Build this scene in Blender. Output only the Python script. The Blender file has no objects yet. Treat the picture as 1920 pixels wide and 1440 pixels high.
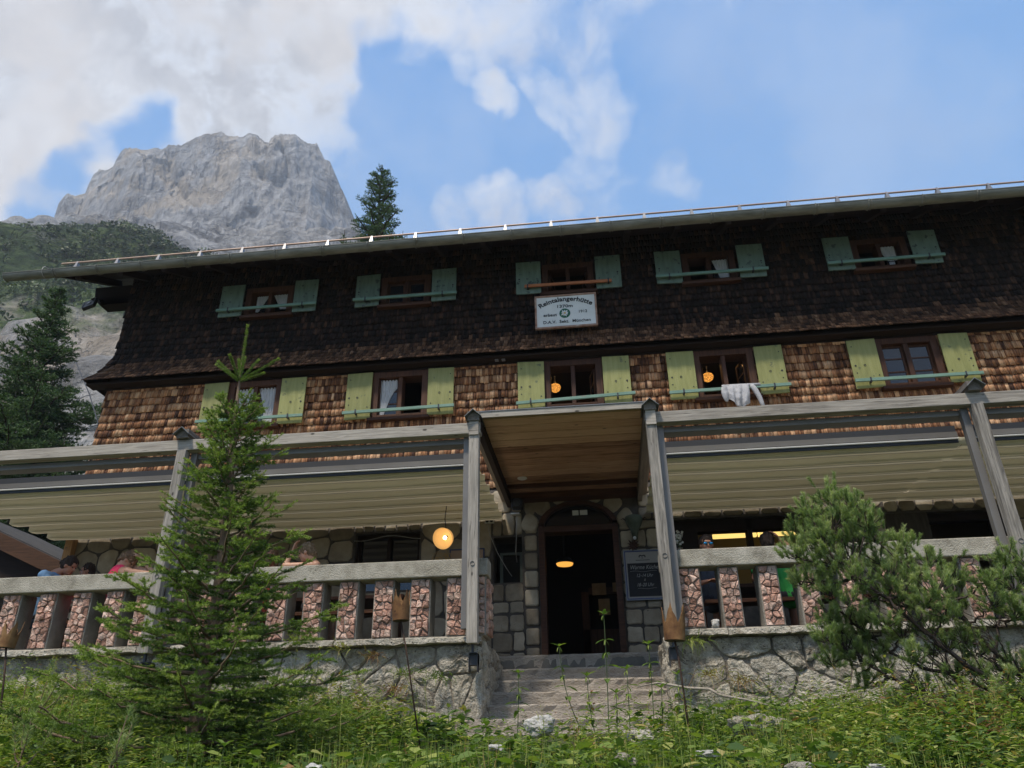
import bpy, bmesh, math, random
import numpy as np
from mathutils import Vector, Matrix, Euler
C = bpy.data.collections.new('scene_objects'); bpy.context.scene.collection.children.link(C)
S = bpy.context.scene
rad = math.radians
# ---------------------------------------------------------------- camera
cam = bpy.data.cameras.new('camera'); cam.lens = 36*1442/1920; cam.sensor_width = 36; cam.clip_start = .05; cam.clip_end = 6000
camo = bpy.data.objects.new('camera', cam); C.objects.link(camo)
camo.rotation_euler = Euler((rad(116.6189), rad(.7035), rad(6.8398)), 'XYZ'); camo.location = (0, 0, 0)
S.camera = camo
# ---------------------------------------------------------------- world, sun, exposure
SUN_EL, SUN_AZ = 62, 207          # azimuth of the sun seen from above, degrees from +Y clockwise
EXPOSURE = .95
HAZE = .0004
SKY, SUNS, SUNA = .09, 3.1, 7
S.view_settings.view_transform = 'Standard'; S.view_settings.look = 'None'
S.view_settings.gamma = 1; S.view_settings.exposure = EXPOSURE; S.view_settings.use_curve_mapping = False
S.cycles.use_denoising = True
S.cycles.max_bounces = 6; S.cycles.diffuse_bounces = 3; S.cycles.transmission_bounces = 4; S.cycles.transparent_max_bounces = 8
S.cycles.volume_bounces = 0
sun = bpy.data.lights.new('sun', 'SUN'); sun.energy = SUNS; sun.angle = rad(SUNA); sun.color = (1, .90, .76)
suno = bpy.data.objects.new('sun', sun); C.objects.link(suno)
sd = Vector((math.sin(rad(SUN_AZ))*math.cos(rad(SUN_EL)), math.cos(rad(SUN_AZ))*math.cos(rad(SUN_EL)), math.sin(rad(SUN_EL))))
suno.rotation_euler = sd.to_track_quat('Z', 'Y').to_euler(); suno.location = (0, 0, 30)
RM = np.array(Euler((rad(116.6189), rad(.7035), rad(6.8398)), 'XYZ').to_matrix())
def ray(x, y):                     # direction of a point of the photograph (1920 x 1440)
    d = RM @ np.array([x-960, 720-y, -1442.]); return d
def at(x, y, Y):                   # the place where that direction meets the upright plane at depth Y
    d = ray(x, y); d = d*(Y/d[1]); return Vector((float(d[0]), float(Y), float(d[2])))

class NT:
    """small node-tree writer"""
    def __init__(s, tree): s.t = tree; s.t.nodes.clear()
    def n(s, ty, inputs=None, **kw):
        nd = s.t.nodes.new(ty)
        for k, v in kw.items(): setattr(nd, k, v)
        for k, v in (inputs or {}).items(): s.set(nd.inputs[k], v)
        return nd
    def set(s, sock, v):
        if hasattr(v, 'links') or isinstance(v, bpy.types.NodeSocket): s.t.links.new(v, sock)
        elif isinstance(v, bpy.types.Node): s.t.links.new(v.outputs[0], sock)
        else: sock.default_value = v
    def math(s, op, a, b=0., c=None, clamp=False):
        nd = s.t.nodes.new('ShaderNodeMath'); nd.operation = op; nd.use_clamp = clamp
        s.set(nd.inputs[0], a); s.set(nd.inputs[1], b)
        if c is not None: s.set(nd.inputs[2], c)
        return nd.outputs[0]
    def rng(s, v, a, b, c=0., d=1., smooth=True):
        nd = s.t.nodes.new('ShaderNodeMapRange'); nd.interpolation_type = 'SMOOTHSTEP' if smooth else 'LINEAR'
        for i, x in enumerate((v, a, b, c, d)): s.set(nd.inputs[i], x)
        return nd.outputs[0]
    def mix(s, f, a, b, mode='MIX'):
        nd = s.t.nodes.new('ShaderNodeMix'); nd.data_type = 'RGBA'; nd.blend_type = mode; nd.clamp_factor = True
        s.set(nd.inputs[0], f); s.set(nd.inputs[6], rgba(a)); s.set(nd.inputs[7], rgba(b)); return nd.outputs[2]
    def noise(s, vec, scale, detail=4, rough=.55, dist=0.):
        return s.n('ShaderNodeTexNoise', {'Vector': vec, 'Scale': scale, 'Detail': detail, 'Roughness': rough, 'Distortion': dist}).outputs[0]
    def mapv(s, vec, sc=(1, 1, 1), loc=(0, 0, 0), rot=(0, 0, 0)):
        return s.n('ShaderNodeMapping', {'Vector': vec, 'Scale': sc, 'Location': loc, 'Rotation': rot}).outputs[0]
    def ramp(s, f, stops):
        nd = s.t.nodes.new('ShaderNodeValToRGB'); s.set(nd.inputs[0], f); e = nd.color_ramp.elements
        while len(e) < len(stops): e.new(.5)
        for el, (p, c) in zip(e, stops): el.position = p; el.color = rgba(c)
        return nd.outputs[0]
def rgba(c):
    if isinstance(c, (tuple, list)) and len(c) == 3: return (c[0], c[1], c[2], 1)
    if isinstance(c, (int, float)): return (c, c, c, 1)
    return c

W = bpy.data.worlds.new('World'); S.world = W; W.use_nodes = True
g = NT(W.node_tree)
tc = g.n('ShaderNodeTexCoord').outputs['Generated']
sky = g.n('ShaderNodeTexSky', sky_type='NISHITA', sun_disc=False, sun_elevation=rad(SUN_EL), sun_rotation=rad(SUN_AZ), altitude=1300, air_density=1.0, dust_density=1.2, ozone_density=1.0)
CL_EDGE, CL_CORE, CL_WARM = (5.3, 5.45, 5.7), (3.45, 3.45, 3.55), (4.9, 4.6, 4.35)
SK_LOW, SK_HIGH = (1.2, 3.45, 6.5), (.42, 2.4, 5.8)
vdir = g.n('ShaderNodeVectorMath', {0: tc}, operation='NORMALIZE').outputs[0]
def blob(x, y, r, w):
    d = ray(x, y); d = d/np.linalg.norm(d)
    nd = g.n('ShaderNodeVectorMath', {0: wdir, 1: tuple(float(v) for v in d)}, operation='DOT_PRODUCT')
    return g.rng(nd.outputs['Value'], math.cos(r*1.55/1560), math.cos(r*.1/1560), 0., w)
def warped(scale, amt, detail=3.):
    nv = g.n('ShaderNodeVectorMath', {0: g.n('ShaderNodeTexNoise', {'Vector': vdir, 'Scale': scale, 'Detail': detail}).outputs[1], 1: (.5, .5, .5)}, operation='SUBTRACT').outputs[0]
    return g.n('ShaderNodeVectorMath', {0: vdir, 1: g.n('ShaderNodeVectorMath', {0: nv, 'Scale': amt}, operation='SCALE').outputs[0]}, operation='ADD').outputs[0]
wdir = g.n('ShaderNodeVectorMath', {0: warped(7., .14, 5.)}, operation='NORMALIZE').outputs[0]
# where the cloud masses stand in the sky: direction, radius, weight
BL = [(60, 60, 260, 1.), (330, 40, 250, 1.), (560, 80, 170, 1.), (470, 190, 190, .9), (40, 230, 180, 1.), (-200, 150, 420, 1.), (330, -350, 520, 1.), (-350, 560, 330, .9),
      (590, 215, 120, .8), (0, 380, 80, .85), (30, 300, 90, .8), (850, 40, 110, .62), (960, 30, 100, .62), (1080, 10, 100, .55), (1170, -10, 80, .5), (930, 100, 60, .35),
      (905, 190, 50, .62), (995, 165, 34, .5), (1060, 180, 70, .5), (1150, 160, 66, .52), (1130, 230, 66, .5), (1110, 310, 64, .42), (1170, 330, 50, .3),
      (930, 390, 62, .6), (1030, 390, 66, .5), (860, 400, 48, .45), (1110, 395, 50, .35), (1265, 345, 45, .42), (1535, 280, 30, .38), (1370, 6, 34, .4), (800, 430, 60, .3)]
NEG = [(262, 212, 48, .42), (285, 250, 46, .40), (110, 372, 66, .55), (205, 268, 34, .40), (150, 315, 36, .42), (60, 425, 34, .3), (715, 50, 40, .25), (780, 230, 75, .5), (765, 120, 52, .45), (1000, 275, 50, .4), (860, 300, 60, .3), (1250, 80, 70, .4)]
cov = None
for b in BL:
    v = blob(*b); cov = v if cov is None else g.math('MAXIMUM', cov, v)
for b in NEG: cov = g.math('SUBTRACT', cov, blob(*b))
# a scattered cover everywhere behind the camera
sep = g.n('ShaderNodeSeparateXYZ', {0: vdir}).outputs
gen = g.rng(g.noise(vdir, 1.8, 4, .55), .42, .62, 0., .95)
back = g.rng(g.math('MULTIPLY', sep[1], -1.), -.35, .2)
cov = g.math('MAXIMUM', cov, g.math('MULTIPLY', gen, back))
warp = warped(9., .10)
n1 = g.noise(warp, 6., 10, .60)
n2 = g.noise(warp, 20., 10, .66)
nn = g.math('ADD', g.math('MULTIPLY', n1, .56), g.math('MULTIPLY', n2, .44))
dens = g.math('ADD', g.math('MULTIPLY', g.math('SUBTRACT', nn, .5), 2.5), g.math('SUBTRACT', g.math('MULTIPLY', cov, 1.5), .62))
alpha = g.rng(dens, -.34, .84, 0., 1.)
thin = g.math('MULTIPLY', g.rng(g.noise(g.mapv(warp, loc=(7, 3, 1)), 3.2, 7, .6), .45, .75), .22)
alpha = g.math('MAXIMUM', alpha, thin)
thick = g.rng(g.math('ADD', dens, g.math('MULTIPLY', g.math('SUBTRACT', n2, .5), 1.6)), .3, 1.1)
cn = g.noise(g.mapv(warp, loc=(3, 1, 2)), 5., 6, .55)
ccol = g.mix(thick, CL_EDGE, CL_CORE)
ccol = g.mix(g.rng(cn, .42, .62), ccol, CL_WARM)
ccol = g.mix(g.math('MULTIPLY', g.rng(n1, .50, .66), .55), ccol, (5.9, 5.9, 6.0))
skyc = g.mix(.55, g.mix(1., sky.outputs[0], (.85, 1.0, 1.28), 'MULTIPLY'), g.mix(g.rng(sep[2], .45, .95), SK_LOW, SK_HIGH))
out = g.mix(g.math('MULTIPLY', alpha, .95), skyc, ccol)
bg = g.n('ShaderNodeBackground', {'Color': out, 'Strength': SKY})
g.n('ShaderNodeOutputWorld', {'Surface': bg.outputs[0]})
W.cycles.sampling_method = 'MANUAL'; W.cycles.sample_map_resolution = 512

# ---------------------------------------------------------------- helpers
def base_loc(o):
    v = Vector((0, 0, 0))
    while o is not None: v += o.location; o = o.parent
    return v
def props(o, label=None, cat=None, group=None, kind=None):
    if label: o['label'] = label
    if cat: o['category'] = cat
    if group: o['group'] = group
    if kind: o['kind'] = kind
    return o
def empty(name, loc, label, cat, group=None):
    o = bpy.data.objects.new(name, None); o.empty_display_size = .1; C.objects.link(o); o.location = loc
    return props(o, label, cat, group)
def node(name, parent, loc=None):
    o = bpy.data.objects.new(name, None); o.empty_display_size = .05; C.objects.link(o); o.parent = parent
    return o
def npmesh(name, V, F, m, smooth=False, attr=None):
    """V (n,3), F list of arrays of equal-sized faces (k,n_corners)"""
    me = bpy.data.meshes.new(name)
    V = np.asarray(V, np.float32); me.vertices.add(len(V)); me.vertices.foreach_set('co', V.ravel())
    Fs = F if isinstance(F, list) else [F]
    Fs = [np.asarray(f, np.int32) for f in Fs if len(f)]
    tot = sum(f.size for f in Fs); nf = sum(len(f) for f in Fs)
    me.loops.add(tot); me.loops.foreach_set('vertex_index', np.concatenate([f.ravel() for f in Fs]))
    st = []; a = 0
    for f in Fs:
        st.append(a+np.arange(len(f))*f.shape[1]); a += f.size
    me.polygons.add(nf); me.polygons.foreach_set('loop_start', np.concatenate(st).astype(np.int32))
    me.polygons.foreach_set('loop_total', np.concatenate([np.full(len(f), f.shape[1]) for f in Fs]).astype(np.int32))
    if smooth: me.polygons.foreach_set('use_smooth', np.ones(nf, bool))
    if attr is not None:
        at_ = me.attributes.new('tint', 'FLOAT', 'POINT'); at_.data.foreach_set('value', np.asarray(attr, np.float32))
    me.update(calc_edges=True); me.validate()
    if m is not None: me.materials.append(m)
    return me
def link(name, me, parent=None):
    o = bpy.data.objects.new(name, me); C.objects.link(o)
    if parent is not None: o.parent = parent
    return o
class MB:
    def __init__(s): s.v = []; s.f = []
    def add(s, V, F):
        k = len(s.v); s.v += [tuple(map(float, p)) for p in V]; s.f += [tuple(i+k for i in f) for f in F]; return s
    def box(s, x0, x1, y0, y1, z0, z1):
        return s.add([(x0, y0, z0), (x1, y0, z0), (x1, y1, z0), (x0, y1, z0), (x0, y0, z1), (x1, y0, z1), (x1, y1, z1), (x0, y1, z1)],
                     [(0, 3, 2, 1), (4, 5, 6, 7), (0, 1, 5, 4), (1, 2, 6, 5), (2, 3, 7, 6), (3, 0, 4, 7)])
    def bar(s, a, b, w, h, up=(0, 0, 1)):
        a, b = Vector(a), Vector(b); d = (b-a).normalized(); u = Vector(up); sd_ = d.cross(u).normalized()*w/2; uu = sd_.cross(d).normalized()*h/2
        V = [p+i*sd_+j*uu for p in (a, b) for i, j in ((-1, -1), (1, -1), (1, 1), (-1, 1))]
        return s.add(V, [(3, 2, 1, 0), (4, 5, 6, 7), (0, 1, 5, 4), (1, 2, 6, 5), (2, 3, 7, 6), (3, 0, 4, 7)])
    def tube(s, pts, r, n=8, cap=True):
        pts = [Vector(p) for p in pts]; rr = r if isinstance(r, (list, tuple, np.ndarray)) else [r]*len(pts)
        V = []; F = []; prev = None
        for i, p in enumerate(pts):
            d = (pts[min(i+1, len(pts)-1)]-pts[max(i-1, 0)]).normalized()
            if prev is None: u = d.orthogonal().normalized()
            else: u = (prev-d*prev.dot(d)); u = u.normalized() if u.length > 1e-6 else d.orthogonal().normalized()
            prev = u; w = d.cross(u)
            V += [p+rr[i]*(math.cos(2*math.pi*k/n)*u+math.sin(2*math.pi*k/n)*w) for k in range(n)]
        for i in range(len(pts)-1):
            F += [(i*n+k, i*n+(k+1) % n, (i+1)*n+(k+1) % n, (i+1)*n+k) for k in range(n)]
        if cap: F += [tuple(range(n))[::-1], tuple((len(pts)-1)*n+k for k in range(n))]
        return s.add(V, F)
    def lathe(s, c, prof, n=20, axis='z', M=None):
        V = []; F = []; m = len(prof)
        for k in range(n):
            a = 2*math.pi*k/n
            for r, h in prof:
                p = Vector((r*math.cos(a), r*math.sin(a), h))
                if M is not None: p = M @ p
                V.append(Vector(c)+p)
        for k in range(n):
            for i in range(m-1):
                F.append((k*m+i, ((k+1) % n)*m+i, ((k+1) % n)*m+i+1, k*m+i+1))
        return s.add(V, F)
    def prism(s, poly, y0, y1):        # poly in x,z
        n = len(poly); V = [(x, y0, z) for x, z in poly]+[(x, y1, z) for x, z in poly]
        F = [tuple(range(n)), tuple(range(2*n-1, n-1, -1))]+[(i, n+i, n+(i+1) % n, (i+1) % n) for i in range(n)]
        return s.add(V, F)
    def mk(s, name, m, parent=None, smooth=False, bevel=0, subs=0, auto=None):
        b = base_loc(parent); me = bpy.data.meshes.new(name)
        me.from_pydata([(x-b.x, y-b.y, z-b.z) for x, y, z in s.v], [], s.f)
        bm = bmesh.new(); bm.from_mesh(me); bmesh.ops.recalc_face_normals(bm, faces=bm.faces); bm.to_mesh(me); bm.free()
        if smooth: me.polygons.foreach_set('use_smooth', [True]*len(me.polygons))
        me.materials.append(m); o = link(name, me, parent)
        if bevel:
            md = o.modifiers.new('b', 'BEVEL'); md.width = bevel; md.segments = 2; md.limit_method = 'ANGLE'; md.angle_limit = rad(40)
        if subs:
            md = o.modifiers.new('s', 'SUBSURF'); md.levels = subs; md.render_levels = subs
        return o
def box(name, m, parent, x0, x1, y0, y1, z0, z1, bevel=0): return MB().box(x0, x1, y0, y1, z0, z1).mk(name, m, parent, bevel=bevel)

# value noise in numpy
def _h(i, j, k):
    n = (i*374761393+j*668265263+k*2147483647+i*j*7919+k*j*104729) & 0x7fffffff
    n = (n ^ (n >> 13))*1274126177 & 0x7fffffff
    return ((n ^ (n >> 16)) & 0xffff)/65535.
def vnoise(P):
    P = np.asarray(P, float); I = np.floor(P).astype(np.int64); f = P-I; f = f*f*(3-2*f)
    r = 0
    for a in (0, 1):
        for b in (0, 1):
            for c in (0, 1):
                w = (f[..., 0] if a else 1-f[..., 0])*(f[..., 1] if b else 1-f[..., 1])*(f[..., 2] if c else 1-f[..., 2])
                r = r+w*_h(I[..., 0]+a, I[..., 1]+b, I[..., 2]+c)
    return r*2-1
def fbm(P, o=5, g_=.5):
    r = 0; a = 1.; P = np.asarray(P, float)
    for i in range(o): r = r+a*vnoise(P+i*17.3); P = P*2.03; a *= g_
    return r
def grid_faces(nu, nv, wrap=False):
    i, j = np.meshgrid(np.arange(nu-1), np.arange(nv-1), indexing='ij'); a = (i*nv+j).ravel()
    return np.stack([a, a+nv, a+nv+1, a+1], 1)

# ---------------------------------------------------------------- materials
def mat(name, stops, scale=3., detail=5, rough=.8, bump=.3, bscale=None, stretch=(1, 1, 1), objvar=0., island=False, spots=None, spec=.3, metal=0., dist=0., valvar=0., bdist=.02, crust=None):
    m = bpy.data.materials.new(name); m.use_nodes = True; g = NT(m.node_tree)
    co = g.n('ShaderNodeTexCoord').outputs['Object']; v = g.mapv(co, sc=stretch)
    rnd = g.n('ShaderNodeObjectInfo').outputs['Random']
    if island: rnd = g.math('FRACT', g.math('ADD', rnd, g.n('ShaderNodeNewGeometry').outputs['Random Per Island']))
    if objvar or valvar:
        v = g.n('ShaderNodeVectorMath', {0: v, 1: g.n('ShaderNodeCombineXYZ', {0: g.math('MULTIPLY', rnd, 37.), 1: g.math('MULTIPLY', rnd, 11.)}).outputs[0]}, operation='ADD').outputs[0]
    f = g.noise(v, scale, detail, .6, dist)
    if objvar: f = g.math('ADD', f, g.math('MULTIPLY', g.math('SUBTRACT', rnd, .5), objvar))
    col = g.ramp(f, stops)
    if valvar:
        k = g.rng(g.math('FRACT', g.math('MULTIPLY', rnd, 7.31)), 0, 1, 1-valvar, 1+valvar, False)
        col = g.mix(1., col, g.n('ShaderNodeCombineColor', {0: k, 1: k, 2: k}).outputs[0], 'MULTIPLY')
    if spots:
        sc, th, c = spots; col = g.mix(g.rng(g.noise(co, sc, 3, .6), th, th+.08), col, c)
    if crust:
        sc, th, c = crust; col = g.mix(g.rng(g.math('ADD', g.noise(co, sc, 6, .7), g.math('MULTIPLY', g.noise(co, sc*.13, 3, .5), .5)), th, th+.1), col, c)
    p = g.n('ShaderNodeBsdfPrincipled', {'Base Color': col, 'Roughness': rough, 'Metallic': metal, 'Specular IOR Level': spec})
    if bump:
        hgt = g.noise(v, bscale or scale*3, 7, .65)
        g.set(p.inputs['Normal'], g.n('ShaderNodeBump', {'Height': hgt, 'Strength': bump, 'Distance': bdist}).outputs[0])
    g.n('ShaderNodeOutputMaterial', {'Surface': p.outputs[0]}); return m
def plain(name, c, rough=.6, metal=0., emit=0, spec=.4, ecol=None):
    m = bpy.data.materials.new(name); m.use_nodes = True; p = m.node_tree.nodes['Principled BSDF']
    p.inputs['Base Color'].default_value = rgba(c); p.inputs['Roughness'].default_value = rough; p.inputs['Metallic'].default_value = metal
    p.inputs['Specular IOR Level'].default_value = spec
    if emit: p.inputs['Emission Color'].default_value = rgba(ecol or c); p.inputs['Emission Strength'].default_value = emit
    return m
def foliage(name, stops, trans=.25, rough=.55):
    m = bpy.data.materials.new(name); m.use_nodes = True; g = NT(m.node_tree)
    t = g.n('ShaderNodeAttribute', attribute_name='tint').outputs['Fac']
    ns = g.noise(g.n('ShaderNodeTexCoord').outputs['Object'], 2.2, 3)
    t = g.math('ADD', t, g.math('MULTIPLY', g.math('SUBTRACT', ns, .5), .35))
    col = g.ramp(t, stops)
    p = g.n('ShaderNodeBsdfPrincipled', {'Base Color': col, 'Roughness': rough, 'Specular IOR Level': .25})
    tr = g.n('ShaderNodeBsdfTranslucent', {'Color': g.mix(1., col, (1.25, 1.5, .55), 'MULTIPLY')})
    mx = g.n('ShaderNodeMixShader', {0: trans, 1: p.outputs[0], 2: tr.outputs[0]})
    g.n('ShaderNodeOutputMaterial', {'Surface': mx.outputs[0]}); return m
def wood(name, stops, along='x', bump=.35, valvar=.12, knots=True, rough=.85, scale=2.2, objvar=.35):
    m = bpy.data.materials.new(name); m.use_nodes = True; g = NT(m.node_tree)
    co = g.n('ShaderNodeTexCoord').outputs['Object']; rnd = g.n('ShaderNodeObjectInfo').outputs['Random']
    sc = {'x': (.55, 9, 9), 'y': (9, .55, 9), 'z': (9, 9, .55)}[along]; kn = {'x': (1.6, 3.4, 3.4), 'y': (3.4, 1.6, 3.4), 'z': (3.4, 3.4, 1.6)}[along]
    off = g.n('ShaderNodeCombineXYZ', {0: g.math('MULTIPLY', rnd, 31.), 1: g.math('MULTIPLY', rnd, 17.), 2: g.math('MULTIPLY', rnd, 23.)}).outputs[0]
    vv = g.n('ShaderNodeVectorMath', {0: co, 1: off}, operation='ADD').outputs[0]
    f = g.noise(g.mapv(vv, sc=sc), scale*2.2, 6, .6, .6)
    big = g.noise(g.mapv(vv, sc=tuple(min(x, 1.5) for x in sc)), 1.5, 3)
    f = g.math('ADD', g.math('MULTIPLY', f, .8), g.math('MULTIPLY', big, .3))
    f = g.math('ADD', f, g.math('MULTIPLY', g.math('SUBTRACT', rnd, .5), objvar*.4))
    col = g.ramp(f, stops)
    if knots:
        vo = g.n('ShaderNodeTexVoronoi', {'Vector': g.mapv(vv, sc=kn), 'Scale': 1.6}).outputs['Distance']
        k = g.rng(vo, .045, .10, 1, 0); col = g.mix(g.math('MULTIPLY', k, .85), col, (.02, .015, .012))
    cr = g.rng(g.noise(g.mapv(vv, sc=sc), scale*3.7, 2, .5), .66, .71)
    col = g.mix(g.math('MULTIPLY', cr, .6), col, (.03, .025, .02))
    p = g.n('ShaderNodeBsdfPrincipled', {'Base Color': col, 'Roughness': rough, 'Specular IOR Level': .25})
    g.set(p.inputs['Normal'], g.n('ShaderNodeBump', {'Height': f, 'Strength': bump, 'Distance': .012}).outputs[0])
    g.n('ShaderNodeOutputMaterial', {'Surface': p.outputs[0]}); return m

M = {}
M['mortar'] = mat('mortar', [(.3, (.05, .044, .038)), (.7, (.115, .10, .085))], 6, bump=.6, bscale=25)
M['wallstone'] = mat('wall_stone', [(.25, (.20, .16, .11)), (.5, (.31, .26, .185)), (.75, (.41, .355, .265))], 3.5, objvar=.3, valvar=.22, bump=.5, bscale=14, spots=(22, .68, (.09, .07, .05)))
M['limestone'] = mat('rough_limestone', [(.24, (.21, .175, .13)), (.42, (.50, .45, .36)), (.70, (.74, .69, .58))], 8., 10, objvar=.16, valvar=.16, bump=1., bscale=22, bdist=.12, crust=(16, .93, (.09, .08, .06)), spots=(38, .61, (.07, .06, .05)))
M['wallmortar'] = mat('retaining_mortar', [(.3, (.13, .11, .085)), (.7, (.36, .31, .25))], 5, bump=.9, bscale=20, bdist=.05)
M['pinkstone'] = mat('pink_stone', [(.2, (.33, .185, .135)), (.45, (.62, .36, .27)), (.8, (.75, .56, .46))], 12, 8, objvar=.5, valvar=.32, bump=1., bscale=34, bdist=.05, spots=(26, .62, (.16, .10, .08)))
M['pinkgap'] = mat('dark_joint', [(.3, (.035, .03, .028)), (.7, (.09, .075, .065))], 9, bump=.5)
M['concrete'] = mat('weathered_concrete', [(.27, (.17, .155, .12)), (.47, (.36, .33, .265)), (.7, (.50, .465, .39))], 5, 10, bump=.7, bscale=55, bdist=.03, crust=(30, .93, (.12, .11, .085)), spots=(60, .66, (.09, .085, .07)))
M['baluster'] = mat('baluster_concrete', [(.3, (.17, .155, .13)), (.7, (.30, .28, .24))], 4, 7, bump=.6, bscale=45)
M['step'] = mat('step_concrete', [(.25, (.28, .24, .195)), (.5, (.42, .37, .31)), (.8, (.55, .50, .43))], 3, 8, bump=.8, bscale=28, stretch=(1, 1, 2.5), spots=(30, .66, (.05, .045, .035)), bdist=.05)
M['paving'] = mat('paving', [(.3, (.10, .095, .08)), (.7, (.18, .165, .14))], 5)
M['timber_x'] = wood('grey_timber_along', [(.28, (.10, .088, .075)), (.5, (.29, .262, .225)), (.74, (.46, .42, .36))], 'x')
M['timber_z'] = wood('grey_timber_upright', [(.28, (.075, .068, .06)), (.5, (.25, .23, .20)), (.74, (.43, .39, .34))], 'z')
M['timber_y'] = wood('grey_timber_crosswise', [(.25, (.09, .08, .07)), (.8, (.25, .22, .19))], 'y')
M['brownwood'] = wood('brown_frame_wood', [(.25, (.02, .009, .005)), (.5, (.055, .022, .011)), (.8, (.11, .047, .022))], 'z', knots=False, rough=.6)
M['brownwood_x'] = wood('brown_frame_wood_along', [(.25, (.02, .009, .005)), (.5, (.055, .022, .011)), (.8, (.11, .047, .022))], 'x', knots=False, rough=.6)
M['darkbrown'] = wood('dark_stained_wood', [(.3, (.008, .005, .004)), (.7, (.022, .012, .008))], 'x', knots=False, rough=.8)
M['plank'] = wood('larch_plank', [(.28, (.20, .10, .05)), (.5, (.46, .27, .155)), (.75, (.64, .43, .27))], 'x', objvar=1.0, rough=.6)
M['freshwood'] = wood('fresh_wood', [(.3, (.32, .17, .07)), (.7, (.5, .30, .14))], 'z', knots=False)
M['shutlow'] = mat('olive_green_paint', [(.25, (.195, .20, .070)), (.5, (.25, .255, .092)), (.8, (.31, .31, .13))], 2.5, 6, rough=.6, bump=.25, stretch=(7, 7, .8), valvar=.09, spots=(8, .63, (.125, .14, .07)), crust=(22, 1.02, (.30, .27, .20)))
M['shutup'] = mat('blue_green_paint', [(.25, (.085, .125, .095)), (.5, (.135, .19, .15)), (.8, (.18, .24, .19))], 2.5, 6, rough=.6, bump=.25, stretch=(6, 6, 1.1), valvar=.09, spots=(7, .60, (.05, .07, .065)))
M['tealbar'] = mat('teal_paint', [(.25, (.12, .215, .165)), (.7, (.18, .29, .235))], 4, 6, rough=.6, bump=.15, stretch=(1, 5, 5), spots=(9, .66, (.22, .20, .16)))
M['redbar'] = mat('bare_orange_wood', [(.3, (.36, .12, .05)), (.7, (.52, .21, .10))], 4, 6, stretch=(1, 6, 6))
M['shingle'] = mat('larch_shingle', [(.22, (.07, .03, .017)), (.42, (.24, .10, .042)), (.6, (.42, .215, .105)), (.85, (.60, .38, .22))], 6, 5, rough=.75, bump=.5, bscale=16, stretch=(13, 2, .4), objvar=.55, valvar=.35, island=True, spots=(11, .66, (.045, .025, .018)))
M['shingledark'] = mat('dark_shingle', [(.3, (.007, .004, .003)), (.6, (.020, .0105, .007)), (.92, (.10, .050, .030))], 6, 5, rough=.85, bump=.5, bscale=16, stretch=(4, 2, .5), objvar=.5, valvar=.35, island=True)  # dark stain, with the eave shade put into the colour as well
M['shingleflare'] = mat('lit_skirt_shingle', [(.25, (.025, .012, .007)), (.5, (.085, .040, .021)), (.75, (.17, .092, .052)), (.95, (.28, .185, .125))], 6, 5, rough=.85, bump=.5, bscale=16, stretch=(10, 2, .5), objvar=.5, valvar=.35, island=True)  # brighter copy of the wall shingle; light on the skirt painted in
M['backing'] = plain('dark_backing', (.015, .009, .006), .9)
M['gutter'] = mat('weathered_zinc', [(.25, (.11, .11, .09)), (.5, (.20, .20, .172)), (.8, (.30, .30, .27))], 2.5, 7, rough=.6, bump=.2, stretch=(1, 4, 4), crust=(14, 1.0, (.09, .075, .05)), metal=.15)
M['sheet'] = mat('grey_sheet_metal', [(.3, (.14, .145, .14)), (.7, (.26, .265, .26))], 3, 5, rough=.45, bump=.1, metal=.5)
M['alu'] = mat('grey_aluminium', [(.3, (.165, .155, .145)), (.7, (.215, .205, .19))], 1.5, 3, rough=.42, bump=.0, metal=.25)
M['aludark'] = plain('anthracite_metal', (.045, .048, .055), .5, .2)
M['whitebar'] = plain('white_metal', (.62, .62, .60), .4)
M['galv'] = mat('galvanised_steel', [(.3, (.19, .19, .20)), (.7, (.28, .28, .29))], 5, rough=.4, bump=.05, metal=.4)
M['snowpipe'] = mat('copper_toned_pipe', [(.3, (.40, .26, .20)), (.7, (.58, .43, .33))], 3, rough=.45, bump=.1, metal=.2)
M['roof'] = mat('roof_sheet', [(.3, (.03, .03, .032)), (.7, (.07, .068, .066))], 3, rough=.7)
M['glass'] = plain('window_glass', (.012, .014, .018), .06, 0, spec=.7)
M['interior'] = plain('interior_wall', (.10, .06, .035), .9)
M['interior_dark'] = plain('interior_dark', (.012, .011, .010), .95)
M['white'] = plain('white_plastic', (.68, .68, .66), .5)
M['black'] = plain('black_plastic', (.012, .012, .014), .5)
M['wire'] = plain('pale_cable', (.32, .31, .29), .6)
M['lampshade'] = plain('glowing_shade', (.35, .25, .12), .6, emit=.30, ecol=(1, .50, .14))
M['bulb'] = plain('bulb', (1, .9, .7), .5, emit=5, ecol=(1, .68, .30))
M['tube'] = plain('lamp_tube', (1, .9, .6), .5, emit=.62, ecol=(1, .70, .20))
def curtain_mat():
    m = bpy.data.materials.new('net_curtain'); m.use_nodes = True; g = NT(m.node_tree)
    co = g.n('ShaderNodeTexCoord').outputs['Object']; f = g.noise(g.mapv(co, sc=(30, 1, 2)), 3, 3)
    p = g.n('ShaderNodeBsdfPrincipled', {'Base Color': g.ramp(f, [(.3, (.5, .5, .5)), (.7, (.8, .8, .8))]), 'Roughness': .9})
    tr = g.n('ShaderNodeBsdfTranslucent', {'Color': (.7, .7, .7, 1)})
    mx = g.n('ShaderNodeMixShader', {0: .3, 1: p.outputs[0], 2: tr.outputs[0]}); g.n('ShaderNodeOutputMaterial', {'Surface': mx.outputs[0]}); return m
M['curtain'] = curtain_mat()
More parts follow.
